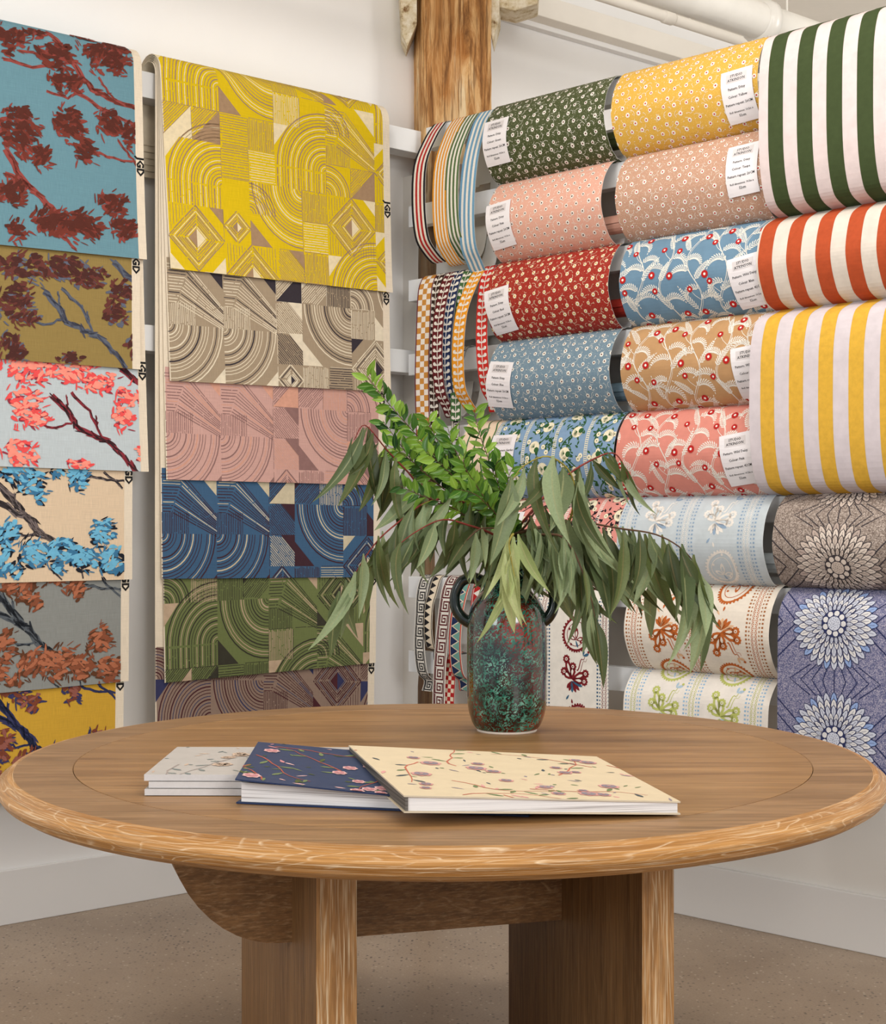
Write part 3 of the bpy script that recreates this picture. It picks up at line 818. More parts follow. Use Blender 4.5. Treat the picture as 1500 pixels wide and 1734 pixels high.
TR = [  # label, tr_px(top), bl, br, ground, inks(dark, mid, light, branch, shade), pattern, vis z px
 ('teal grasscloth sample with rust red painted trees, front and topmost of its stack', 240, (0, 415), (247, 440), (107, 147, 160), [(88, 44, 36), (116, 54, 44), (140, 66, 58), (148, 72, 66), (112, 54, 46)], (clA, brA), None),
 ('olive gold grasscloth sample with maroon painted trees, below the teal one', 237, (0, 608), (236, 626), (150, 128, 76), [(78, 44, 40), (104, 56, 50), (96, 100, 116), (92, 98, 112), (74, 76, 90)], tB(-175), 420),
 ('pale grey-blue sample with coral pink painted trees, left stack', 235, (0, 790), (250, 799), (194, 204, 208), [(156, 52, 68), (236, 84, 84), (250, 150, 132), (138, 50, 60), (66, 40, 44)], tB(0), 605),
 ('cream sample with bright blue painted trees, left stack', 230, (0, 987), (222, 981), (224, 200, 170), [(30, 34, 44), (62, 118, 156), (112, 182, 214), (58, 52, 54), (120, 108, 106)], tC(0), 790),
 ('grey sample with copper brown painted trees, left stack', 228, (0, 1173), (216, 1153), (142, 144, 140), [(96, 60, 40), (138, 80, 56), (176, 108, 78), (90, 96, 102), (44, 48, 54)], tC(185), 980),
 ('mustard yellow sample with navy and brown painted trees, lowest of the left stack', 226, (0, 1350), (206, 1325), (206, 162, 58), [(60, 58, 96), (124, 66, 48), (150, 92, 80), (58, 60, 96), (36, 42, 66)], tC(355), 1150)]
for i, (lab, trp, bl, br, gr, inks, (cl, br_), vz) in enumerate(TR):
    n = .170 - .0046 * i
    ordr = [(0, .055, .95), (1, .05, .92), (2, .022, .7)] if i not in (1,) else [(2, .03, 1.05), (1, .06, .92), (0, .035, .75)]
    if i == 0: ordr = [(2, .04, 1.0), (1, .06, .92), (0, .045, .72)]
    if i == 3: ordr = [(0, .035, 1.05), (1, .05, .92), (2, .04, .75)]
    if i == 2: ordr = [(0, .012, 1.0), (1, .05, .98), (2, .036, .8)]
    mk = lambda S, v0, n=n, cl=cl, b=br_, i=i, o=ordr: trees(px_uv(S, n), PXM, cl, b, 11 + i, o)
    left_sheet('fabric_sample', lab, i, 0, trp, bl, br, cloth('ground%d' % i, gr), [ink('tree%d%d' % (i, k), c) for k, c in enumerate(inks)], mk, GRPA, None if vz is None else LF.z(100, vz, n), .028)
GRPB = 'geometric linocut samples on the left rack'
GE = [
 ('bright yellow geometric print sample, front and topmost of its stack', 271, 659, (287, 455), (663, 496), (222, 190, 26), (164, 134, 104), (230, 214, 178), 5, None),
 ('taupe geometric print sample with black and cream shapes', 270, 657, (286, 645), (660, 664), (166, 148, 124), (226, 214, 190), (58, 52, 58), 8, 470),
 ('blush pink geometric print sample', 269, 655, (280, 812), (650, 822), (206, 164, 154), (142, 108, 104), (212, 158, 136), 8, 650),
 ('blue geometric print sample with maroon lines', 268, 652, (272, 980), (641, 977), (66, 98, 130), (66, 42, 50), (200, 188, 160), 8, 815),
 ('olive green geometric print sample', 266, 650, (277, 1156), (634, 1122), (112, 122, 76), (60, 58, 48), (188, 164, 138), 5, 975),
 ('mauve taupe geometric print sample with maroon, lowest of its stack', 263, 648, (262, 1330), (630, 1320), (148, 126, 112), (78, 40, 46), (56, 58, 92), 5, 1115)]
for i, (lab, a, b, bl, br, gr, dk, cr, seed, vz) in enumerate(GE):
    n = .170 - .0046 * i
    left_sheet('fabric_sample', lab, i, a, b, bl, br, cloth('geo%d' % i, gr), [ink('geo_dark%d' % i, dk), ink('geo_light%d' % i, cr)],
               lambda S, v0, seed=seed: (lambda q: (setattr(q, 'p', [(k, l, [(x, y + v0) for x, y in pts]) for k, l, pts in q.p]), q)[1])(retro(S.W, S.V - v0, seed)), GRPB,
               None if vz is None else LF.z(450, vz, n))

# ------------------------------------------------------------------ right wallpaper lengths
def drape_rows(F, t0, t1, ztop, zbot, nmax=.205, nend=.118, flat=False, tail=True, tdrift=0.0):
    """paper over a rail, bulging out and tucked in behind the next one"""
    H_ = ztop - zbot
    P = [(.064, ztop - .045), (.062, ztop - .012), (.080, ztop + .006), (.110, ztop + .008), (.142, ztop - .004), (nmax - .037, ztop - .030), (nmax - .014, ztop - .068)]
    if flat: P += [(nmax - .008, ztop - .12), (nmax - .006, ztop - H_ * .5), (nmax - .004, zbot)]
    else:
        P += [(nmax, ztop - .125)]
        if H_ > .4: P += [(nmax + .004, ztop - .2), (nmax + .004, zbot + .2)]
        P += [(nmax - .004, zbot + .115 if H_ > .4 else zbot + .095), (nmax - .022, zbot + .052), (nmax - .050, zbot + .016), (nend, zbot - .002), (nend - .030, zbot + .004), (.078, zbot + .026)]
    q = smooth_path([V(n, z, 0) for n, z in P], 4); rows = []
    for i, p in enumerate(q):
        a = q[max(i - 1, 0)]; b = q[min(i + 1, len(q) - 1)]; d = (b - a).normalized(); N = V(-d.y, d.x, 0)   # left of travel = outward
        k = i / (len(q) - 1)
        rows.append((F.P(t0 + tdrift * k, p.x, p.y), F.P(t1 + tdrift * k, p.x, p.y), V(F.N[0] * N.x, F.N[1] * N.x, N.y)))
    return rows
def label_card(parent, S, u0, ytop_z, lines, ang=0.0, w=.104, h=.152):
    v0 = S.v_at_z(ytop_z, .12); rows = []; n = 12; k = .002
    for i in range(n + 1):
        v = v0 + h * i / n; N = S.normal(v); dx = ang * (i / n) * h
        rows.append((S.at(u0 + dx, v, .003 + k * i / n), S.at(u0 + dx + w, v + ang * w * -1, .0035 + k * i / n * 1.5), N))
    C = Surf(rows, w); p = Print()
    p.poly([(w * .17, h * .07), (w * .83, h * .07), (w * .83, h * .25), (w * .17, h * .25)], 0, 1)
    add_text(p, 'STUDIO', .0115, w / 2, h * .145, 1, 2); add_text(p, 'ATKINSON', .0115, w / 2, h * .225, 1, 2)
    for s_, y in zip(lines, (.39, .53, .67, .81)): add_text(p, s_, .0102 if len(s_) < 24 else .0078, w / 2, h * y, 1, 2)
    add_text(p, '52cm', .0105, w / 2, h * .90, 1, 2)
    sheet('label_card', C, [M_card, M_card, M_cardbox, M_text], p, parent, thick=.0008)
def roll(lab, l_px, r_px, k, span, mats, pr_fn, card=None, group='wallpaper lengths on the right rack', nmax=.205, flat=False, zbot=None, tail=True):
    t0, t1 = RF.t(l_px, .2), RF.t(r_px, .2)
    zt = RT(k) ; zb = (RT(k + span) + .004) if zbot is None else zbot
    rows = drape_rows(RF, t0, t1, zt, zb, nmax, flat=flat); S = Surf(rows)
    root = empty('wallpaper_length', RF.P((t0 + t1) / 2, .09, zt), label=lab, cat='wallpaper', group=group)
    pr = pr_fn(S.W, S.V)
    sheet('printed_paper', S, mats[:1] + [M_white] + mats[1:], pr, root, thick=.0010)
    if tail and not flat:   # the unused paper stays rolled up behind
        bm = bmesh.new(); c = .034; r0 = .031; zc = zb + .066; pts = []
        for j in range(34):
            a = j / 33 * 4 * math.pi; rr = r0 - .0016 * a / math.pi; pts.append((.108 + rr * math.cos(a) * .95, zc + rr * math.sin(a)))
        e = .03
        for (a0, a1) in zip(pts, pts[1:]):
            v = [bm.verts.new(RF.P(t, *q)) for t, q in ((t0 - .004, a0), (t1 + e, a0), (t1 + e, a1), (t0 - .004, a1))]; bm.faces.new(v)
        bmesh.ops.remove_doubles(bm, verts=bm.verts, dist=1e-5)
        me = bpy.data.meshes.new('rolled_end'); bmesh.ops.solidify(bm, geom=bm.faces[:], thickness=.001); bm.to_mesh(me); bm.free(); me.materials.append(mats[0])
        link('rolled_end', me, root)
    if card:
        side, zpy, px, lines, ang = card
        u = RF.t(px, .2) - t0; z = RF.z(px, zpy, .2)
        label_card(root, S, u, z, lines, ang)
    return root
def L4(p, c, rep='26CM'): return ('Pattern: ' + p, 'Colour: ' + c, 'Pattern repeat: ' + rep, 'Roll dimensions: 10.5m x')
iW = ink('white', (236, 232, 222)); iCream = ink('cream', (236, 226, 196)); iRed = ink('red', (184, 36, 34)); iDk = ink('oxblood', (84, 26, 26)); iGold = ink('gold_centre', (196, 148, 52))
def dmat(n, rgb, dot=(226, 216, 196), r=.26): return dotted('ditsy_' + n, rgb, dot, 330, r)
dit = lambda seed: (lambda W, Vv: ditsy(W, Vv, seed))
roll('green ditsy flower wallpaper, topmost of the inner column', 820, 1024, 0, 1, [dmat('green', (70, 78, 44), r=.19), iW, iDk], dit(1), ('l', 208, 819, L4('Ditsy', 'Green'), .03))
roll('pale pink ditsy flower wallpaper, second in the inner column', 826, 1019, 1, 1, [dmat('pink', (222, 168, 148), (232, 196, 176), .22), iW, iDk], dit(2), ('l', 350, 823, L4('Ditsy', 'Pink'), .10))
roll('red ditsy flower wallpaper, third in the inner column', 824, 1031, 2, 1, [dmat('red', (158, 44, 34), (222, 170, 130), .16), iCream, iGold], dit(3), ('l', 495, 821, L4('Ditsy', 'Red'), .14))
roll('grey-blue ditsy flower wallpaper, fourth in the inner column', 827, 1033, 3, 1, [dmat('blue', (112, 136, 152), (196, 206, 208), .22), iW, iDk], dit(4), ('l', 612, 829, L4('Ditsy', 'Blue'), -.12))
iGreen = ink('leaf_green', (52, 92, 52)); iBlk = ink('black', (36, 32, 36))
roll('blue wallpaper with green scrolls and cream flowers', 832, 1040, 4, 1, [plain('paper_blue', (128, 156, 186)), iCream, iGreen, iCream], lambda W, Vv: garden(W, Vv, 5), ('l', 738, 831, L4('Eastern Garden', 'Blue/Green', '70CM'), .0))
roll('coral pink wallpaper with black scrolls and cream flowers, half hidden by leaves', 846, 1046, 5, 1, [plain('paper_coral', (222, 146, 136)), iCream, iBlk, iW], lambda W, Vv: garden(W, Vv, 6), ('l', 868, 841, L4('Eastern Garden', 'Pink', '70CM'), .0))
roll('yellow ditsy flower wallpaper, topmost of the middle column', 1036, 1284, 0, 1, [dmat('yellow', (216, 170, 72), (236, 206, 140), .24), iW, iRed], dit(7), ('r', 126, 1222, L4('Ditsy', 'Yellow'), .05))
roll('taupe ditsy flower wallpaper, second in the middle column', 1043, 1290, 1, 1, [dmat('taupe', (192, 150, 126), (226, 204, 184), .26), iW, iRed], dit(8), ('r', 250, 1229, L4('Ditsy', 'Taupe'), .05))
wd = lambda s, o: (lambda W, Vv: wild_daisy(W, Vv, s, o))
roll('blue wallpaper with white ferns and red daisies', 1050, 1289, 2, 1, [plain('paper_slate_blue', (106, 138, 162)), iW, iRed], wd(3, 0), ('r', 442, 1232, L4('Wild Daisy', 'Blue', '42CM'), .14))
roll('tan wallpaper with white ferns and red daisies', 1052, 1290, 3, 1, [plain('paper_tan', (188, 146, 102)), iW, iRed], wd(4, .04), ('r', 592, 1238, L4('Wild Daisy', 'Biscuit', '42CM'), .10))
roll('coral wallpaper with white ferns and red daisies', 1044, 1281, 4, 1, [plain('paper_coral_pink', (216, 138, 124)), iW, iRed], wd(5, .1), ('r', 740, 1218, L4('Wild Daisy', 'Pink', '42CM'), .14))
def pais(gr, a, b, c, voff, st, flip=1): return [plain('paper_%d_%d_%d' % gr, gr), ink('pa_%d%d' % a[:2], a), ink('pb_%d%d' % b[:2], b), ink('pc_%d%d' % c[:2], c), ink('pd_%d%d' % gr[:2], gr)], (lambda W, Vv: paisley(W, Vv, 1, voff=voff, start=st, flip=flip))
m_, f_ = pais((196, 205, 210), (234, 228, 220), (146, 168, 192), (146, 168, 192), .36, .035)
roll('pale blue-grey wallpaper with white paisleys and dotted borders', 1046, 1293, 5, 1, m_, f_)
m_, f_ = pais((234, 224, 210), (190, 102, 48), (226, 184, 146), (168, 110, 70), .12, .035, -1)
roll('cream wallpaper with orange paisleys and bouquets', 1058, 1303, 6, 1, m_, f_, tail=False)
m_, f_ = pais((234, 228, 220), (190, 196, 112), (176, 200, 218), (150, 186, 216), .10, .035)
roll('white wallpaper with lime green paisleys and blue dots, lowest of its column', 1054, 1299, 7, 1, m_, f_, flat=True, zbot=.40, tail=False)
def stp(first, w, per): return lambda W, Vv: stripes(W, Vv, first, w, per)
SG = 'broad striped wallpapers on the right rack'
roll('dark green and pale pink broad striped wallpaper, largest at upper right', 1297, 1562, 0, 2, [plain('paper_blush', (216, 200, 198)), ink('forest', (62, 74, 44))], stp(.030, .047, .090), group=SG, nmax=.235)
roll('burnt orange and off-white broad striped wallpaper', 1288, 1562, 2, 1, [plain('paper_offwhite', (216, 206, 194)), ink('burnt_orange', (178, 78, 44))], stp(.006, .045, .090), group=SG, nmax=.225)
roll('yellow and pale lilac broad striped wallpaper', 1281, 1562, 3, 2, [plain('paper_lilac', (208, 198, 202)), ink('sun_yellow', (214, 168, 62))], stp(.036, .044, .090), group=SG, nmax=.235)
MG = 'kaleidoscope flower wallpapers on the right rack'
roll('taupe grey wallpaper with large kaleidoscope flowers', 1312, 1562, 5, 1, [speckle('speckle_taupe', (120, 106, 98), (158, 144, 134), (188, 174, 164)), ink('m_pale', (206, 190, 178)), ink('m_line', (66, 60, 64)), ink('m_tint', (186, 168, 158)), ink('m_white', (222, 208, 196))], lambda W, Vv: mandala(W, Vv, .195, .35, .50, .30), group=MG, nmax=.215)
roll('violet blue wallpaper with large kaleidoscope flowers, lowest at right', 1319, 1562, 6, 1, [speckle('speckle_blue', (96, 100, 138), (140, 138, 166), (176, 172, 190)), ink('n_pale', (206, 210, 224)), ink('n_line', (50, 56, 96)), ink('n_tint', (150, 174, 220)), ink('n_white', (228, 226, 226))], lambda W, Vv: mandala(W, Vv, .175, .235, .50, .315), group=MG, nmax=.215, flat=True, zbot=.50, tail=False)
roll('narrow cream wallpaper length with thin green stripes', 772, 835, 4, 1, [plain('paper_peach', (234, 210, 184)), ink('thin_green', (70, 112, 70))], stp(.028, .006, .036), group='narrow lengths behind the vase', nmax=.19, tail=False)
m_, f_ = pais((232, 226, 216), (124, 34, 40), (60, 100, 128), (54, 92, 124), .20, .03)
roll('long cream wallpaper hanging flat with dark red paisleys, behind the vase', 905, 1028, 6, 1, m_, lambda W, Vv: paisley(W, Vv, 1, per=.245, voff=.30, start=.03, vper=.28), group='narrow lengths behind the vase', flat=True, zbot=.45, tail=False, nmax=.20)

# ------------------------------------------------------------------ hanging border ribbons
def ribbon(lab, top_px, wpx, k, zb_py, nmax, mats, fn, group, curl=True, drift=0.0, wtop=None):
    n0 = .125; t = RF.t(top_px, n0)
    w = (RF.t(top_px + wpx / 2, n0) - RF.t(top_px - wpx / 2, n0))
    zt = RT(k); zb = RF.z(top_px - 20, zb_py, .17); H_ = zt - zb
    P = [(.045, zb + H_ * .55), (.052, zb + H_ * .85), (.060, zt - .006), (.080, zt + .006), (.108, zt + .006), (.128, zt - .012), (.142 + (nmax - .15) * .3, zt - .06), (nmax * .96, zt - H_ * .33), (nmax, zt - H_ * .6)]
    if curl: P += [(nmax - .015, zb + H_ * .17), (nmax - .05, zb + .035), (.115, zb), (.078, zb + .035), (.060, zb + H_ * .25)]
    else: P += [(nmax - .004, zb + H_ * .15), (nmax - .008, zb)]
    q = smooth_path([V(n, z, 0) for n, z in P], 4); rows = []
    for i, p in enumerate(q):
        a = q[max(i - 1, 0)]; b = q[min(i + 1, len(q) - 1)]; d = (b - a).normalized(); N = V(-d.y, d.x, 0); kk = max(0, min(1, (zt - p.y) / H_)) * drift
        rows.append((RF.P(t - w / 2 + kk, p.x, p.y), RF.P(t + w / 2 + kk, p.x, p.y), V(RF.N[0] * N.x, RF.N[1] * N.x, N.y)))
    S = Surf(rows)
    return sheet('border_ribbon', S, mats[:1] + [M_white] + mats[1:], fn(S.W, S.V), None, thick=.0009, label=lab, cat='ribbon', group=group)
def rb(n, c): return plain('ribbon_' + n, c, .7, .05, 200, .15, 'UV')
rw = rb('white', (232, 226, 216))
G1, G2, G3 = 'striped ribbons looped over the top rail', 'patterned ribbons on the third rail', 'key and triangle ribbons behind the vase'
ribbon('red and white striped ribbon with black edges', 742, 23, 0, 442, .225, [rw, rb('black', (34, 32, 38)), rb('red', (176, 40, 40))], lambda W, Vv: rib_stripes(W, Vv, [0, None, 1, None, 1, None, 0]), G1)
or_ = [1, None, 1, None, 1, None, 1, None, 1]
ribbon('orange and white striped ribbon', 776, 23, 0, 446, .215, [rw, rb('orange', (222, 148, 44))], lambda W, Vv: rib_stripes(W, Vv, [0, None, 0, None, 0, None, 0, None, 0]), G1, drift=-.01)
ribbon('green and white striped ribbon', 797, 22, 0, 436, .215, [rw, rb('green', (88, 112, 72))], lambda W, Vv: rib_stripes(W, Vv, [0, None, 0, None, 0, None, 0]), G1, drift=-.012)
ribbon('sky blue and white striped ribbon', 823, 26, 0, 458, .200, [rw, rb('sky', (112, 156, 186))], lambda W, Vv: rib_stripes(W, Vv, [0, None, 0, None, 0, None, 0]), G1, drift=-.035)
lf = lambda W, Vv: rib_leaf(W, Vv)
ribbon('gold and white checked ribbon', 726, 24, 2, 748, .16, [rb('cream', (236, 228, 218)), rb('gold', (200, 140, 66)), rb('plum', (104, 34, 54))], lambda W, Vv: rib_check(W, Vv), G2, curl=False)
ribbon('dark brown ribbon with white leaf trail', 744, 17, 2, 742, .155, [rb('brown', (62, 42, 36)), rw], lf, G2, curl=False, drift=.0)
ribbon('maroon ribbon with white leaf trail', 762, 18, 2, 706, .19, [rb('maroon', (96, 32, 36)), rw], lf, G2)
ribbon('navy ribbon with white leaf trail', 776, 20, 2, 704, .18, [rb('navy', (38, 50, 86)), rw], lf, G2, drift=-.02)
ribbon('green ribbon with white leaf trail', 793, 18, 2, 712, .165, [rb('leaf_green', (70, 106, 62)), rw], lf, G2, curl=False, drift=-.03)
ribbon('golden orange ribbon with white leaf trail', 812, 20, 2, 697, .215, [rb('golden', (226, 150, 40)), rw], lf, G2, drift=-.03)
ribbon('red ribbon with white leaf trail', 828, 19, 2, 697, .175, [rb('scarlet', (204, 50, 42)), rw], lf, G2, drift=.02)
ribbon('thin black ribbon with white key pattern behind the leaf ribbons', 784, 14, 3, 745, .15, [rb('ink', (40, 38, 40)), rw], lambda W, Vv: rib_key(W, Vv), G2, curl=False, drift=-.02)
ribbon('white ribbon with black greek key, leftmost behind the vase', 720, 18, 6, 1172, .155, [rw, rb('ink', (40, 38, 40))], lambda W, Vv: rib_key(W, Vv), G3)
ribbon('cream ribbon with black triangles', 739, 15, 6, 1120, .17, [rb('cream', (232, 216, 192)), rb('ink', (40, 38, 40))], lambda W, Vv: rib_tri(W, Vv), G3)
ribbon('white ribbon with maroon greek key', 765, 21, 6, 1235, .165, [rw, rb('maroon', (96, 32, 36))], lambda W, Vv: rib_key(W, Vv), G3, curl=False, drift=-.035)
ribbon('navy and teal triangle ribbon with red edges', 789, 20, 6, 1172, .175, [rb('cream', (232, 216, 192)), rb('navy', (38, 50, 86)), rb('teal', (112, 160, 150)), rb('scarlet', (204, 50, 42))], lambda W, Vv: rib_tri(W, Vv, True), G3, drift=-.01)
ribbon('white ribbon with red triangles and black edges', 815, 20, 6, 1186, .155, [rw, rb('red', (176, 40, 40))], lambda W, Vv: rib_tri(W, Vv), G3, drift=-.01)
ribbon('red and cream checked ribbon, on the lowest rail', 768, 18, 7, 1240, .15, [rb('cream', (232, 216, 192)), rb('red', (176, 40, 40)), rb('red', (176, 40, 40))], lambda W, Vv: rib_check(W, Vv), G3, curl=False)

# ------------------------------------------------------------------ timber post, ceiling pieces
def post_mat():
    a = NT('old_oak_post', .75, .2); co = a.coord('Object', (15, 15, 1.5)); n = a.noise(co, 1, 7, .72, .9)
    c = a.ramp(n, [(.32, lin((112, 74, 42))), (.43, lin((176, 124, 72))), (.52, lin((214, 170, 116))), (.64, lin((232, 206, 164)))])
    n2 = a.noise(a.coord('Object', (90, 90, 4)), 1, 3, .7)
    c = a.mix(a.ramp(n2, [(.52, g3(0)), (.62, g3(.65))]), c, lin((92, 56, 30)))
    kn = a.noise(a.coord('Object', (9, 9, 3.4)), 1, 2, .5); c = a.mix(a.ramp(kn, [(.62, g3(0)), (.72, g3(.5))]), c, lin((170, 104, 44)))
    # the lower half is greyer and darker
    zc = a.coord('Object'); sx = a.n('ShaderNodeSeparateXYZ'); a.l(zc, sx.inputs[0])
    mr = a.n('ShaderNodeMapRange'); mr.inputs[1].default_value = 2.30; mr.inputs[2].default_value = 2.62; a.l(sx.outputs[2], mr.inputs[0])
    c = a.mix(mr.outputs[0], a.mix(.80, c, lin((82, 64, 52))), c)
    a.col(c); a.bump(n, .9, .006); return a.m
M_post = post_mat()
M_flake = NT('flaking_cream_paint', .8, .2)
_n = M_flake.noise(M_flake.coord('Object'), 22, 4, .7)
M_flake.col(M_flake.ramp(_n, [(.30, lin((120, 84, 48))), (.42, lin((206, 188, 152))), (.6, lin((232, 222, 202)))])); M_flake = M_flake.bump(_n, .6, .004).m
post = empty('timber_post', V(.026, 5.44, 0), label='rough oak timber post standing in the corner between the two racks', cat='post')
def rough_column(name, cx, cy, wx, wy, z0, z1, rz, mat, parent, amp=.007, seg=40, ns=9, seed=1):
    r = random.Random(seed); bm = bmesh.new(); rings = []
    groove = [r.uniform(-1, 1) for _ in range(ns * 4)]
    for k in range(seg + 1):
        z = z0 + (z1 - z0) * k / seg; ring = []
        cs = [(-1, -1), (1, -1), (1, 1), (-1, 1)]
        for s_ in range(4):
            (ax, ay), (bx, by) = cs[s_], cs[(s_ + 1) % 4]
            for j in range(ns):
                f = j / ns; x = (ax + (bx - ax) * f) * wx / 2; y = (ay + (by - ay) * f) * wy / 2
                g = 1 + (groove[s_ * ns + j] * amp + r.uniform(-.35, .35) * amp + amp * .6 * math.sin(z * 3 + s_ * 2 + j)) / (wx / 2)
                e = .965 if j == 0 else 1
                x *= g * e; y *= g * e
                ring.append(bm.verts.new((cx + x * math.cos(rz) - y * math.sin(rz), cy + x * math.sin(rz) + y * math.cos(rz), z)))
        rings.append(ring)
    n = ns * 4
    for a, b in zip(rings, rings[1:]):
        for j in range(n): bm.faces.new((a[j], a[(j + 1) % n], b[(j + 1) % n], b[j]))
    bm.faces.new(rings[0][::-1]); bm.faces.new(rings[-1])
    return bmobj(name, bm, mat, parent, smooth=False)
rough_column('shaft', .030, 5.475, .262, .24, 0, CEIL - .02, math.radians(13), M_post, post, .005, 60, 10, 4)
# painted knee brackets at the head of the post
bm = bmesh.new(); prism(bm, [at(674, -60, 5.34), at(706, -60, 5.34), at(706, 40, 5.34), at(690, 78, 5.34), at(681, 60, 5.34), at(679, 20, 5.34)], (-.01, .14, 0), .004)
bmobj('knee_brace', bm, M_flake, post, label='flaking cream painted brace left of the post head')
bm = bmesh.new(); prism(bm, [at(828, -60, 5.40), at(847, -60, 5.40), at(845, 30, 5.40), at(834, 72, 5.40), at(828, 40, 5.40)], (.01, .12, 0), .004)
bmobj('knee_brace', bm, M_flake, post, label='flaking cream painted brace right of the post head')
bm = bmesh.new(); prism(bm, [at(838, -60, 5.42), at(915, -60, 5.42), at(910, 6, 5.42), at(872, 18, 5.42), at(838, 10, 5.42)], (.01, .14, 0), .004)
bmobj('beam_stub', bm, M_flake, post)
# wall plate and pipes run parallel to the left wall
def lf_run(px, py, n): return LF.t(px, n), LF.z(px, py, n)
z_led = LF.z(1000, 60, .06)
fbox('trim_1', LF, -6, -.25, 0, .10, z_led, z_led + .085, M_ceil, kind='structure', bev=.004)
fbox('trim_2', LF, -6, -.25, 0, .035, z_led - .02, z_led + .001, M_wall, kind='structure', bev=.003)
def run_pipe(name, lab, px, py, n, r, joints, mat, z_of=None):
    root = empty(name, LF.P(-1, n, 0), label=lab, cat='pipe')
    z = LF.z(px, py, n)
    bm = bmesh.new(); tube(bm, [LF.P(-6, n, z), LF.P(1.5, n, z)], r, 20); bmobj('pipe_run', bm, mat, root, smooth=True)
    for j in joints:
        t = LF.t(j, n); bm = bmesh.new(); tube(bm, [LF.P(t - .03, n, z), LF.P(t - .02, n, z), LF.P(t + .02, n, z), LF.P(t + .03, n, z)], [r * 1.02, r * 1.22, r * 1.22, r * 1.02], 20); bmobj('coupling', bm, mat, root, smooth=True)
    for t in (-.9, -3.2):
        bm = bmesh.new(); tube(bm, [LF.P(t, n, z), LF.P(t, n, CEIL + .02)], .004, 6); bmobj('hanger', bm, mat, root)
    return z
run_pipe('water_pipe', 'thin white painted pipe under the ceiling with a coupling', 1128, 29, .60, .020, (1131,), M_ceil)
M_duct = plain('white_spiral_duct', (228, 224, 216), .3, .03, 12, .5)
run_pipe('ventilation_duct', 'thick white ventilation duct under the ceiling', 1255, 25, 1.05, .062, (1290,), M_duct)

# ------------------------------------------------------------------ table
TH = .76; TC = (0.0, 2.887); RX, RZ = .815, .845
M_top = wood('oak_table_top', 'Object', c0=(126, 88, 50), c1=(186, 142, 92), lime=.06, limec=(206, 170, 122), rough=.40, figs=(.8, 5, 5), axis_scale=(1.0, 13, 13), streak=.2, stsc=(6, 90, 90))
M_rim = wood('oak_table_rim', 'Object', rot=(0, 0, .9), c0=(128, 94, 60), c1=(178, 138, 96), lime=.10, limec=(208, 178, 138), rough=.42, figs=(1.2, 6, 6), axis_scale=(1.4, 12, 12), streak=.16)
M_edge = wood('limed_oak_edge', 'UV', c0=(158, 104, 48), c1=(206, 152, 88), lime=.55, limec=(244, 222, 188), rough=.42, figs=(2.2, 13, 1), axis_scale=(2.0, 34, 1), lw=.09, streak=.55, bands=20, stsc=(5, 330, 1))
M_legf = wood('lit_limed_oak_leg_edge', 'Object', rot=(0, 0, -math.radians(16.8)), c0=(150, 100, 52), c1=(202, 150, 92), lime=.55, limec=(240, 216, 178), rough=.5, figs=(11, 11, .8), axis_scale=(30, 30, 1.4), lw=.08, streak=.85, bands=14, stsc=(260, 260, 5))  # limed oak, its paler tone paints in the light on the end faces
M_legs = wood('shaded_oak_leg_face', 'Object', rot=(0, 0, -math.radians(16.8)), c0=(104, 70, 38), c1=(150, 108, 64), lime=.25, limec=(192, 152, 106), rough=.55, figs=(6, 6, .6), axis_scale=(22, 22, 1.0), lw=.05, streak=.28, bands=14)  # same oak, darker tone paints in the shade on the broad faces
M_beam = wood('limed_oak_beam', 'Object', rot=(0, 0, -math.radians(16.6)), c0=(112, 76, 42), c1=(158, 114, 70), lime=.45, limec=(204, 164, 120), rough=.55, figs=(1.4, 3, 8), axis_scale=(2.0, 20, 26), lw=.06, streak=.4, bands=16, stsc=(6, 120, 240))
table = empty('dining_table', V(TC[0], TC[1], 0), label='large round limed oak table in the foreground with two slab legs', cat='table')
# revolved profile with UV along the rim
def ring_part(name, prof, mats, parent, seg=160, uvk=1.0, cap=False, **k):
    verts = []; faces = []; uvs = []; m = len(prof)
    for i in range(seg):
        a = 2 * math.pi * i / seg
        for (rr, z) in prof: verts.append((TC[0] + (RX + rr) * math.cos(a), TC[1] + (RZ + rr) * math.sin(a), z))
    L = [0]
    for p, q in zip(prof, prof[1:]): L.append(L[-1] + math.hypot(q[0] - p[0], q[1] - p[1]))
    for i in range(seg):
        j = (i + 1) % seg
        for q in range(m - 1):
            faces.append((i * m + q, i * m + q + 1, j * m + q + 1, j * m + q)); a0, a1 = i / seg * 5.2, (i + 1) / seg * 5.2
            uvs.append([(a0, L[q]), (a0, L[q + 1]), (a1, L[q + 1]), (a1, L[q])])
    me = bpy.data.meshes.new(name); me.from_pydata(verts, [], faces); me.materials.append(mats)
    ul = me.uv_layers.new(name='UVMap'); ul.data.foreach_set('uv', [c for f in uvs for q in f for c in q])
    bm = bmesh.new(); bm.from_mesh(me); bmesh.ops.recalc_face_normals(bm, faces=bm.faces); bm.to_mesh(me); bm.free()
    for p in me.polygons: p.use_smooth = True
    me.set_sharp_from_angle(angle=math.radians(24))
    return link(name, me, parent, **k)
BW = -.115
prof = [(-.010, TH), (.000, TH - .0015), (.018, TH - .016), (.0205, TH - .020), (.020, TH - .026), (.012, TH - .038), (-.004, TH - .048), (-.025, TH - .054), (-.05, TH - .056)]
ring_part('rim_edge', prof, M_edge, table, label='bright limed bullnose edge')
ring_part('outer_ring', [(-.050, TH - .056), (BW, TH - .056), (BW, TH - .0012), (BW + .0012, TH), (-.010, TH)], M_rim, table)
bm = bmesh.new(); n = 120
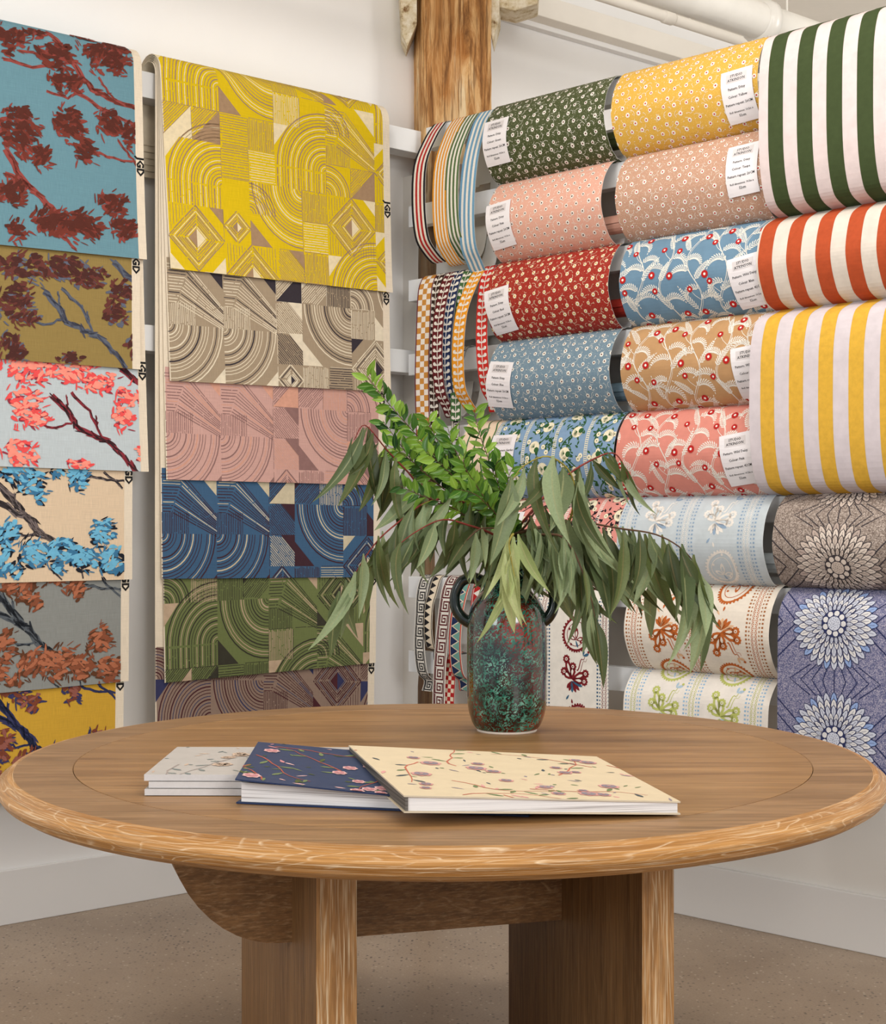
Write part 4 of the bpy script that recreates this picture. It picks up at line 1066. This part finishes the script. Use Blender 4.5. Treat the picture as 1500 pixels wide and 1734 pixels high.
prism(bm, [(TC[0] + (RX + BW - .0008) * math.cos(2 * math.pi * i / n), TC[1] + (RZ + BW - .0008) * math.sin(2 * math.pi * i / n), TH - .055) for i in range(n)], (0, 0, .0548))
bmobj('centre_panel', bm, M_top, table)
AL = math.radians(16.8); pv = V(math.cos(AL), math.sin(AL), 0); qv = V(-math.sin(AL), math.cos(AL), 0)
zA = 2.51
def leg(name, frontpx, z, T, W):
    A = V((frontpx - 750) / FPX * z, z, 0); bm = bmesh.new()
    prism(bm, [A, A + pv * T, A + pv * T + qv * W, A + qv * W], (0, 0, TH - .057), .003)
    bmesh.ops.recalc_face_normals(bm, faces=bm.faces)
    me = bpy.data.meshes.new(name); bm.to_mesh(me); bm.free(); me.materials.append(M_legs); me.materials.append(M_legf)
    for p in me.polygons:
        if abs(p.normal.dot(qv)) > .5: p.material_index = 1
    return link(name, me, table)
TL = .0287 * zA; leg('leg', 535, zA, TL, .80)
leg('leg', 1087, 1.0 * zA, .0240 * zA, .2734 * zA)
# beam through both legs with quarter-round ends
P0 = V(-.102 * 1.081 * zA, 1.081 * zA, 0); BT = .10; zb0, zb1 = .441, TH - .057
bm = bmesh.new(); x0, x1 = -.235, .60; Rr = .215; pts = []
for i in range(13):
    a = math.pi / 2 * i / 12; pts.append((x0 + Rr - Rr * math.cos(a), zb1 - (zb1 - zb0) * math.sin(a)))
pts += [(x1, zb0)]
for i in range(1, 9):
    a = math.pi / 2 * (1 - i / 8); pts.append((x1 + .03 * math.cos(a), zb1 - (zb1 - zb0) * math.sin(a)))
prism(bm, [P0 + pv * x + V(0, 0, z) for x, z in pts], qv * BT, .0015)
bmobj('cross_beam', bm, M_beam, table)

# ------------------------------------------------------------------ vase
def vase_mat():
    a = NT('reactive_glaze', .12, .6); co = a.coord('Object'); g = a.noise(co, 5.5, 3, .5)
    under = a.ramp(g, [(.48, lin((12, 10, 12))), (.56, lin((80, 22, 12))), (.66, lin((150, 34, 18)))])
    vo = a.n('ShaderNodeTexVoronoi'); vo.inputs['Scale'].default_value = 210; vo.inputs['Randomness'].default_value = 1
    wob = a.noise(co, 90, 2, .5); mx = a.mix(.025, co, wob); a.l(mx, vo.inputs['Vector'])
    big = a.noise(co, 120, 4, .7); dens = a.noise(co, 8, 3, .6)
    sub = a.n('ShaderNodeMath', operation='SUBTRACT'); a.l(big, sub.inputs[0]); a.l(vo.outputs['Distance'], sub.inputs[1])
    ad = a.n('ShaderNodeMath', operation='MULTIPLY_ADD'); a.l(dens, ad.inputs[0]); ad.inputs[1].default_value = .55; a.l(sub.outputs[0], ad.inputs[2])
    m = a.ramp(ad.outputs[0], [(.305, g3(0)), (.325, g3(1))])
    gc = a.ramp(a.noise(co, 40, 2), [(.35, lin((14, 56, 46))), (.52, lin((46, 116, 96))), (.72, lin((120, 176, 156)))])
    a.col(a.mix(m, under, gc)); a.bump(m, .25, .0012)
    a.b.inputs['Coat Weight'].default_value = .6; a.b.inputs['Coat Roughness'].default_value = .06
    return a.m
M_vase = vase_mat(); M_vdark = plain('black_green_glaze', (22, 34, 30), .14, .5, 60, .6); M_foot = plain('unglazed_clay_foot', (214, 200, 186), .8, .05, 40)
VC = V(.1395, 3.222, TH)
vase = empty('vase', VC, label='tall two-handled ceramic vase in mottled green and red glaze on the table', cat='vase')
def lathe(name, prof, mat, parent, c, seg=64, smooth=True):
    bm = bmesh.new(); rings = []
    for r, z in prof: rings.append([bm.verts.new((c.x + r * math.cos(2 * math.pi * j / seg), c.y + r * math.sin(2 * math.pi * j / seg), c.z + z)) for j in range(seg)])
    for a, b in zip(rings, rings[1:]):
        for j in range(seg): bm.faces.new((a[j], a[(j + 1) % seg], b[(j + 1) % seg], b[j]))
    if prof[0][0] > .001: bm.faces.new(rings[0][::-1])
    return bmobj(name, bm, mat, parent, smooth=smooth)
vp = smooth_path([V(*p, 0) for p in [(.064, .004), (.072, .012), (.080, .030), (.0862, .060), (.0875, .12), (.0872, .20), (.085, .245), (.078, .272), (.066, .292), (.054, .306), (.050, .325), (.049, .355), (.050, .385), (.056, .405), (.060, .412), (.057, .416), (.050, .412), (.044, .395), (.043, .33), (.05, .29), (.07, .25), (.074, .12), (.06, .02), (.0, .015)]], 3)
lathe('body', [(max(0, p.x), p.y) for p in vp], M_vase, vase, VC)
lathe('foot', [(.058, .0), (.065, .0), (.0655, .0045), (.060, .0052)], M_foot, vase, VC, label=None) if False else lathe('foot', [(.058, .0), (.065, .0), (.0655, .0045), (.060, .0052)], M_foot, vase, VC)
for s in (-1, 1):
    hw = 1 if s < 0 else .9; hp = [(.049, .322), (.072, .333), (.098, .326), (.113, .298), (.112, .268), (.098, .246), (.080, .236)]
    ha = math.radians(-6); pts = [VC + V(s * x * hw * math.cos(ha), x * math.sin(ha) * s - .0, z) for x, z in hp]
    bm = bmesh.new(); P_ = smooth_path(pts, 5); tube(bm, P_, [.011 + .003 * abs(i / (len(P_) - 1) - .5) * 2 for i in range(len(P_))], 12)
    bmobj('handle', bm, M_vdark, vase, smooth=True)
    bm = bmesh.new(); bmesh.ops.create_icosphere(bm, subdivisions=2, radius=.010, matrix=Matrix.Translation(pts[1] + V(s * .006, 0, .010))); bmobj('handle_knob', bm, M_vdark, vase, smooth=True)

# ------------------------------------------------------------------ branches in the vase
def leafmat(name, a_, b_, vein, tr=.25, rough=.45):
    a = NT(name, rough, .35); co = a.coord('UV'); s = a.n('ShaderNodeSeparateXYZ'); a.l(co, s.inputs[0])
    oi = a.n('ShaderNodeObjectInfo'); c = a.mix(oi.outputs['Random'], lin(a_), lin(b_))
    ab = a.n('ShaderNodeMath', operation='ABSOLUTE'); sb = a.n('ShaderNodeMath', operation='SUBTRACT'); sb.inputs[1].default_value = .5; a.l(s.outputs[0], sb.inputs[0]); a.l(sb.outputs[0], ab.inputs[0])
    c = a.mix(a.ramp(ab.outputs[0], [(.015, g3(.75)), (.06, g3(0))]), c, lin(vein))
    c = a.mix(a.ramp(a.noise(a.coord('Object', (1, 1, 1)), 45, 3), [(.3, g3(.0)), (.75, g3(.25))]), c, lin(tuple(int(x * .7) for x in a_)))
    a.col(c)
    t = a.n('ShaderNodeBsdfTranslucent'); a.l(c, t.inputs[0]); ms = a.n('ShaderNodeMixShader'); ms.inputs[0].default_value = tr
    out = a.t.nodes['Material Output']; a.l(a.b.outputs[0], ms.inputs[1]); a.l(t.outputs[0], ms.inputs[2]); a.l(ms.outputs[0], out.inputs[0]); return a.m
M_euc = leafmat('eucalyptus_leaf', (92, 108, 70), (172, 188, 142), (176, 178, 128))
M_euc2 = leafmat('eucalyptus_leaf_dark', (66, 78, 42), (112, 124, 74), (140, 126, 84))
M_eucl = leafmat('eucalyptus_leaf_young', (168, 184, 116), (198, 206, 146), (212, 206, 152))
M_rus = leafmat('glossy_small_leaf', (72, 122, 40), (160, 196, 76), (170, 200, 110), .2, .3)
M_rusd = leafmat('glossy_small_leaf_dark', (30, 62, 28), (84, 128, 50), (100, 140, 76), .12, .25)
M_stemr = plain('red_stem_bark', (126, 52, 44), .6, .2, 60); M_stemy = plain('olive_stem_bark', (150, 138, 62), .6, .2, 60); M_stemb = plain('brown_stem_bark', (92, 66, 48), .7, .2, 60)
def leaf_mesh(name, w, sickle, fold, curlz, mat, seg=9, ovate=False, wave=0.0, petiole=.08):
    """unit length along -Z from origin, width along X, front faces -Y"""
    verts = []; faces = []; uv = []
    for i in range(seg + 1):
        t = i / seg; tt = max(0, (t - petiole) / (1 - petiole))
        if ovate: h = (math.sin(math.pi * tt ** .8) ** .85) * w / 2
        else: h = (math.sin(math.pi * tt ** .72) ** .8 * (1 - .25 * tt)) * w / 2
        h = max(h, .012 if t <= petiole + .01 else .002)
        cx = sickle * (t * t) ; cy = curlz * t * t + wave * math.sin(t * 6)
        for k, (fx, fy) in enumerate(((-1, 1), (-.5, .35), (0, 0), (.5, .35), (1, 1))):
            verts.append((cx + fx * h, cy - fold * h * fy, -t)); uv.append((.5 + fx / 2, t))
    for i in range(seg):
        for k in range(4): a = i * 5 + k; faces.append((a, a + 5, a + 6, a + 1))
    me = bpy.data.meshes.new(name); me.from_pydata(verts, [], faces); me.materials.append(mat)
    ul = me.uv_layers.new(name='UVMap')
    for l in me.loops: ul.data[l.index].uv = uv[l.vertex_index]
    for p in me.polygons: p.use_smooth = True
    return me
EUC = [[leaf_mesh('leaf', w, s, f, c, m, 9, False, wv) for (w, s, f, c, wv) in ((.19, .26, .5, .1, .0), (.16, -.34, .4, -.1, .02), (.23, .10, .6, .15, .01), (.16, .42, .3, .05, -.02), (.24, -.18, .5, -.15, .0))] for m in (M_euc, M_euc2, M_eucl)]
RUS = [[leaf_mesh('leaf', w, s, f, c, m, 6, True, 0, .1) for (w, s, f, c) in ((.46, .05, .5, .12), (.40, -.08, .35, -.15), (.50, .0, .7, .2))] for m in (M_rus, M_rusd)]
def place_leaf(me, parent, p, direction, length, roll_, wscale=1.0):
    o = bpy.data.objects.new('leaf', me); COL.objects.link(o); o.parent = parent
    z = -Vector(direction).normalized(); ref = V(math.sin(roll_), -math.cos(roll_), 0)  # leaf faces towards ref
    y = (-ref - z * (-ref).dot(z)); y = y.normalized() if y.length > .05 else V(0, 0, 1); x = y.cross(z)
    M = Matrix((x, y, z)).transposed().to_4x4(); o.matrix_world = Matrix.Identity(4)
    o.matrix_local = Matrix.Translation(Vector(p) - parent.location) @ M @ Matrix.Diagonal((length * wscale, length, length, 1))
MOUTH = VC + V(0, 0, .40)
def branch(kind, lab, pts, n, seed, lens, mats, stem, spread=.35, start=.35, group=None, both=True, r0=.0036, droop=1.0, dz=0, wide=1.0, manual=()):
    r = random.Random(seed)
    P3 = [at(x, y, d) for x, y, d in pts]
    root = empty(kind, MOUTH + V(r.uniform(-.01, .01), r.uniform(-.01, .01), -.05), label=lab, cat='branch', group=group)
    path = smooth_path([MOUTH + V(r.uniform(-.02, .02), r.uniform(-.015, .015), -.16), MOUTH + V(r.uniform(-.018, .018), r.uniform(-.015, .015), .0)] + P3, 5)
    bm = bmesh.new(); tube(bm, path, [r0 * (1 - .75 * i / (len(path) - 1)) for i in range(len(path))], 6)
    bmobj('stem', bm, stem, root, smooth=True)
    L = [0]
    for a, b in zip(path, path[1:]): L.append(L[-1] + (b - a).length)
    def pos(f):
        s = f * L[-1]; i = min(max(bisect_right(L, s) - 1, 0), len(path) - 2); g = (s - L[i]) / max(1e-6, L[i + 1] - L[i])
        return path[i].lerp(path[i + 1], g), (path[i + 1] - path[i]).normalized()
    for k in range(n):
        f = start + (1 - start) * (k + r.uniform(0, .6)) / n; p, d = pos(min(f, .999))
        ln = r.uniform(*lens)
        if kind == 'eucalyptus_branch':
            h = V(r.uniform(-1, 1), r.uniform(-1, 1), 0) * spread * (1.6 if r.random() < .25 else 1)
            dr = V(0, 0, -1) * droop + h + d * .35
            ms = mats[r.randrange(len(mats))]; me = ms[r.randrange(len(ms))]
            # short side twig
            q = p + V(r.uniform(-.012, .012), r.uniform(-.02, .02), r.uniform(-.006, .006))
            place_leaf(me, root, q, dr, ln, r.uniform(-.85, .85), wide * r.uniform(.9, 1.15))
        else:
            sd = (1 if k % 2 else -1); up = V(0, 0, 1); side = d.cross(V(0, 1, 0)).normalized() * sd
            side = (side + V(0, r.uniform(-.8, .3), 0)).normalized()
            dr = d * .75 + side * r.uniform(.7, 1.3) + V(0, 0, r.uniform(-.1, .15))
            ms = mats[r.randrange(len(mats))]; place_leaf(ms[r.randrange(len(ms))], root, p, dr, ln, r.uniform(-1.2, 1.2))
    return root
E0, E1, E2 = EUC
GE_, GR_ = 'drooping eucalyptus branches in the vase', 'small-leaved green sprigs in the vase'
B = lambda *a, **k: branch('eucalyptus_branch', *a, **k, group=GE_)
B('red-stemmed eucalyptus branch reaching highest on the far left', [(820, 885, 3.2), (733, 848, 3.15), (693, 802, 3.12), (655, 762, 3.1), (618, 720, 3.08), (600, 745, 3.06)], 20, 1, (.10, .175), [E0, E1, E1], M_stemr, .30, .52, droop=1.2)
B('eucalyptus branch arching left and hanging lowest over the green sample', [(835, 880, 3.15), (770, 846, 3.1), (720, 852, 3.08), (680, 880, 3.06), (640, 915, 3.05), (608, 960, 3.05), (580, 1012, 3.05)], 30, 2, (.10, .18), [E0, E1, E0], M_stemr, .28, .36, droop=1.3)
B('short eucalyptus branch left of the vase neck', [(835, 905, 3.12), (795, 890, 3.08), (750, 880, 3.05), (705, 900, 3.03), (672, 925, 3.02)], 15, 3, (.09, .15), [E0, E1], M_stemr, .55, .30, droop=.8, wide=1.1)
B('yellow-stemmed eucalyptus branch arching over the vase with the broadest leaves', [(945, 905, 3.12), (972, 850, 3.06), (965, 800, 3.03), (928, 773, 3.0), (888, 788, 3.0), (868, 812, 3.0)], 17, 4, (.13, .20), [E0, E0, E1], M_stemy, .16, .34, droop=1.5, wide=1.35)
B('thin red eucalyptus twig rising right towards the coral wallpaper', [(905, 860, 3.22), (960, 805, 3.25), (1010, 775, 3.28), (1040, 768, 3.3), (1058, 792, 3.3), (1064, 812, 3.3)], 13, 5, (.07, .12), [E0, E1], M_stemr, .45, .62, droop=1.0)
B('long eucalyptus branch arching to the far right', [(930, 890, 3.12), (985, 885, 3.1), (1050, 895, 3.08), (1110, 905, 3.05), (1155, 930, 3.03), (1182, 965, 3.03), (1192, 1000, 3.03)], 40, 6, (.11, .21), [E0, E0, E1], M_stemb, .26, .34, droop=1.4, wide=1.2)
B('eucalyptus branch hanging straight down right of the vase', [(935, 905, 3.1), (965, 925, 3.06), (985, 965, 3.04), (1000, 1010, 3.04), (1008, 1050, 3.04)], 30, 7, (.10, .15), [E0, E0, E1], M_stemb, .26, .30, droop=1.6)
B('pale young eucalyptus spray hanging in front of the vase', [(868, 905, 3.08), (864, 912, 3.03), (862, 925, 3.02), (866, 950, 3.01), (872, 980, 3.01)], 10, 8, (.11, .17), [E2, E2, E2], M_stemy, .22, .62, droop=1.6)
B('bushy eucalyptus branch in the middle right', [(925, 890, 3.16), (975, 895, 3.18), (1030, 925, 3.2), (1075, 960, 3.2), (1105, 985, 3.2)], 26, 9, (.08, .15), [E0, E1, E1], M_stemb, .45, .30, droop=1.1, wide=1.15)
B('short dark eucalyptus branch above the vase mouth', [(890, 890, 3.16), (915, 860, 3.14), (945, 870, 3.12), (965, 900, 3.12)], 16, 10, (.10, .15), [E0, E1, E1], M_stemb, .45, .30, droop=1.1, wide=1.15)
B('low eucalyptus branch at the left of the vase mouth', [(850, 900, 3.1), (815, 895, 3.06), (790, 915, 3.04)], 9, 12, (.09, .13), [E0, E1], M_stemb, .45, .35, droop=1.1)
S_ = lambda *a, **k: branch('leafy_sprig', *a, **k, group=GR_)
SPR = [('tallest green sprig reaching up to the taupe sample', [(800, 850, 3.2), (735, 770, 3.2), (690, 720, 3.2), (655, 680, 3.2), (620, 636, 3.2)], 34, .38),
 ('green sprig beside the gold checked ribbon', [(815, 850, 3.22), (760, 780, 3.24), (735, 735, 3.25), (722, 705, 3.25)], 26, .34),
 ('upright green sprig in front of the peach striped paper', [(850, 860, 3.25), (835, 800, 3.26), (812, 735, 3.27), (802, 690, 3.27)], 26, .38),
 ('green sprig leaning left below the tallest', [(790, 860, 3.16), (730, 810, 3.14), (690, 775, 3.12), (655, 755, 3.1)], 28, .30),
 ('green sprig pointing at the navy ribbon', [(820, 850, 3.2), (785, 790, 3.2), (765, 750, 3.2), (758, 722, 3.2)], 26, .32),
 ('short bright sprig near the garden print label', [(855, 865, 3.18), (845, 825, 3.17), (838, 795, 3.16), (846, 775, 3.16)], 24, .36),
 ('low green sprig on the left of the cluster', [(790, 875, 3.12), (745, 850, 3.08), (710, 838, 3.06), (675, 822, 3.05)], 26, .32),
 ('dense inner green sprig', [(812, 862, 3.13), (780, 820, 3.1), (750, 790, 3.08), (720, 765, 3.06)], 28, .30),
 ('bright sprig at the centre of the cluster', [(830, 862, 3.12), (805, 820, 3.1), (785, 785, 3.08), (790, 760, 3.08)], 26, .30),
 ('green sprig spreading left behind the red eucalyptus stem', [(780, 850, 3.24), (715, 800, 3.22), (672, 745, 3.2), (648, 712, 3.2)], 26, .42),
 ('short sprig filling the middle of the green cluster', [(815, 850, 3.16), (770, 800, 3.14), (735, 775, 3.12), (705, 745, 3.12)], 28, .36),
 ('bright sprig leaning right above the vase mouth', [(862, 860, 3.14), (858, 830, 3.12), (862, 805, 3.12), (870, 790, 3.12)], 18, .34),
 ('short sprig just above the vase mouth', [(845, 880, 3.1), (820, 850, 3.07), (800, 835, 3.06), (770, 828, 3.05)], 22, .28)]
for i, (lab, pts, n, st) in enumerate(SPR): S_(lab, pts, int(n * 1.7), 20 + i, (.027, .042), [RUS[0], RUS[0], RUS[1]], M_stemb, start=st, r0=.002)

# ------------------------------------------------------------------ books on the table
def tp(px, py, z): d = FPX * (CAMH - z) / (py - HY); return V((px - 750) / FPX * d, d, z)
M_pages = NT('page_edges', .8, .15)
_co = M_pages.coord('Object', (3, 3, 420)); _n = M_pages.noise(_co, 1, 2, .7)
M_pages.col(M_pages.ramp(_n, [(.3, lin((150, 142, 140))), (.45, lin((222, 218, 216))), (.7, lin((236, 232, 230)))])); M_pages = M_pages.m
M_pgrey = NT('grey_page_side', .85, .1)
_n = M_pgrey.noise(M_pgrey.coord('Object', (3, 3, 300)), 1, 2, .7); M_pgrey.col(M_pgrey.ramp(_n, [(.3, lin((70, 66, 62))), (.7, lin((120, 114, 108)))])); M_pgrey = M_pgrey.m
def board(name, c4, th, mats, pr, parent):
    """c4: FL, FR, BR, BL top corners; printed top, th thick"""
    FL, FR, BR, BL = c4; rows = []
    for i in range(7):
        f = i / 6; rows.append((BL.lerp(FL, f), BR.lerp(FR, f), V(0, 0, 1)))
    S = Surf(rows); return sheet(name, S, mats, pr(S.W, S.V) if pr else None, parent, thick=th)
def block(name, top, bot, mat, parent):
    bm = bmesh.new(); a = [bm.verts.new(p) for p in bot]; b = [bm.verts.new(p) for p in top]
    bm.faces.new(a[::-1]); bm.faces.new(b)
    for i in range(4): bm.faces.new((a[i], a[(i + 1) % 4], b[(i + 1) % 4], b[i]))
    return bmobj(name, bm, mat, parent)
def inset(c4, d):
    c = sum(c4, V(0, 0, 0)) / 4
    return [p + (V(c.x, c.y, p.z) - p).normalized() * d for p in c4]
def lift(c4, z): return [p + V(0, 0, z) for p in c4]
# three thin grey books
gcov = [plain('grey_book_cloth', (190, 184, 178), .6, .03), plain('grey_book_edge', (206, 202, 200), .6, .05, 60), ink('g_branch', (168, 156, 150)), ink('g_leaf', (140, 146, 142)), ink('g_petal', (214, 190, 170)), ink('g_petal2', (204, 180, 160)), ink('g_dark', (128, 136, 134))]
for i, lab in enumerate(('thin grey floral sample book, bottom of the pile of three', 'thin grey floral sample book, middle of the pile of three', 'thin grey floral sample book, top of the pile of three')):
    z = TH + .0008 + .0115 * i; dx = (.0, .006, -.002)[i]; y0 = 2.435 + (.0, .004, .006)[i]
    bk = empty('sample_book', V(-.33, 2.6, z), label=lab, cat='book', group='thin grey books')
    c = [V(-.492 + dx, y0, z), V(-.16 + dx, y0 - .004, z), V(-.155 + dx, y0 + .305, z), V(-.493 + dx, y0 + .31, z)]
    board('bottom_cover', lift(c, .0016), .0014, gcov[:2], None, bk)
    block('pages', lift(inset(c, .003), .0086), lift(inset(c, .003), .0017), M_pages, bk)
    board('top_cover', lift(c, .0105), .0016, gcov, lambda W, Vv, i=i: florals(W, Vv, 4 + i, 9), bk)
    block('spine', lift([c[0] + V(0, -.0006, 0), c[1] + V(0, -.0006, 0), c[1] + V(0, .002, 0), c[0] + V(0, .002, 0)], .0104), lift([c[0] + V(0, -.0006, 0), c[1] + V(0, -.0006, 0), c[1] + V(0, .002, 0), c[0] + V(0, .002, 0)], .0002), gcov[1], bk)
# thick navy book
nav = [plain('navy_book_cover', (52, 66, 98), .5, .05), plain('navy_board', (36, 50, 84), .5, .05), ink('n_branch', (178, 96, 78)), ink('n_leaf', (120, 132, 92)), ink('n_petal', (226, 184, 182)), ink('n_petal2', (204, 142, 146)), ink('n_dark', (88, 96, 62))]
bk = empty('sample_book', V(-.1, 2.5, TH), label='thick navy blossom-printed sample book, cover lifted, between the grey and cream books', cat='book')
d1 = V(.9725, -.2330, 0)
FLb = tp(400, 1358, TH + .003); c_b = [FLb, FLb + d1 * .475, FLb + d1 * .475 + V(.075, .33, 0), FLb + V(.06, .34, 0)]
board('bottom_cover', c_b, .0026, nav[:2], None, bk)
pg0 = [FLb + d1 * .006 + V(.002, .004, 0), FLb + d1 * .42 + V(.002, .006, 0), FLb + d1 * .42 + V(.06, .31, 0), FLb + V(.05, .33, 0)]
pzs = [.031, .018, .022, .044]
block('pages', [p + V(0, 0, z) for p, z in zip(pg0, pzs)], lift(pg0, .0003), M_pages, bk)
T0 = tp(398, 1319, .803); T3 = tp(437, 1256, .818); T1 = T0 + V(.31, -.065, -.020); T2 = T3 + V(.30, -.07, -.016)
board('top_cover', [T0, T1, T2, T3], .0022, nav, lambda W, Vv: florals(W, Vv, 23, 15), bk)
# cream book lying tilted on the navy one
crm = [plain('cream_book_cover', (226, 208, 176), .5, .03), plain('cream_board', (206, 192, 168), .6, .05), ink('c_branch', (196, 112, 92)), ink('c_leaf', (120, 136, 96)), ink('c_petal', (222, 164, 160)), ink('c_petal2', (150, 140, 148)), ink('c_dark', (84, 92, 96))]
bk = empty('sample_book', V(.1, 2.45, .79), label='thick cream floral sample book lying tilted on the navy one', cat='book')
C0 = tp(684, 1347, .805); C1 = tp(1152, 1357, .784); C3 = tp(590, 1262, .818); C2 = tp(1010, 1281, .786)
top4 = [C0, C1, C2, C3]; th = [.026, .0205, .021, .030]
bot4 = [p - V(0, 0, t) for p, t in zip(top4, th)]
board('bottom_cover', lift(bot4, .0022), .0022, crm[:2], None, bk)
bm_ = inset(top4, .005)
block('pages', [p - V(0, 0, .0028) for p in bm_], [p - V(0, 0, t - .0024) for p, t in zip(bm_, th)], M_pages, bk)
def inner(p, q, r_, s_): return p
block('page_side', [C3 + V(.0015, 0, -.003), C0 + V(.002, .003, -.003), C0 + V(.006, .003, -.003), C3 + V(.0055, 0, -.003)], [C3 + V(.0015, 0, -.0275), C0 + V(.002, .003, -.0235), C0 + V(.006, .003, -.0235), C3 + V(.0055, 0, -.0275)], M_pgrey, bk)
board('top_cover', top4, .0024, crm, lambda W, Vv: florals(W, Vv, 31, 20), bk)
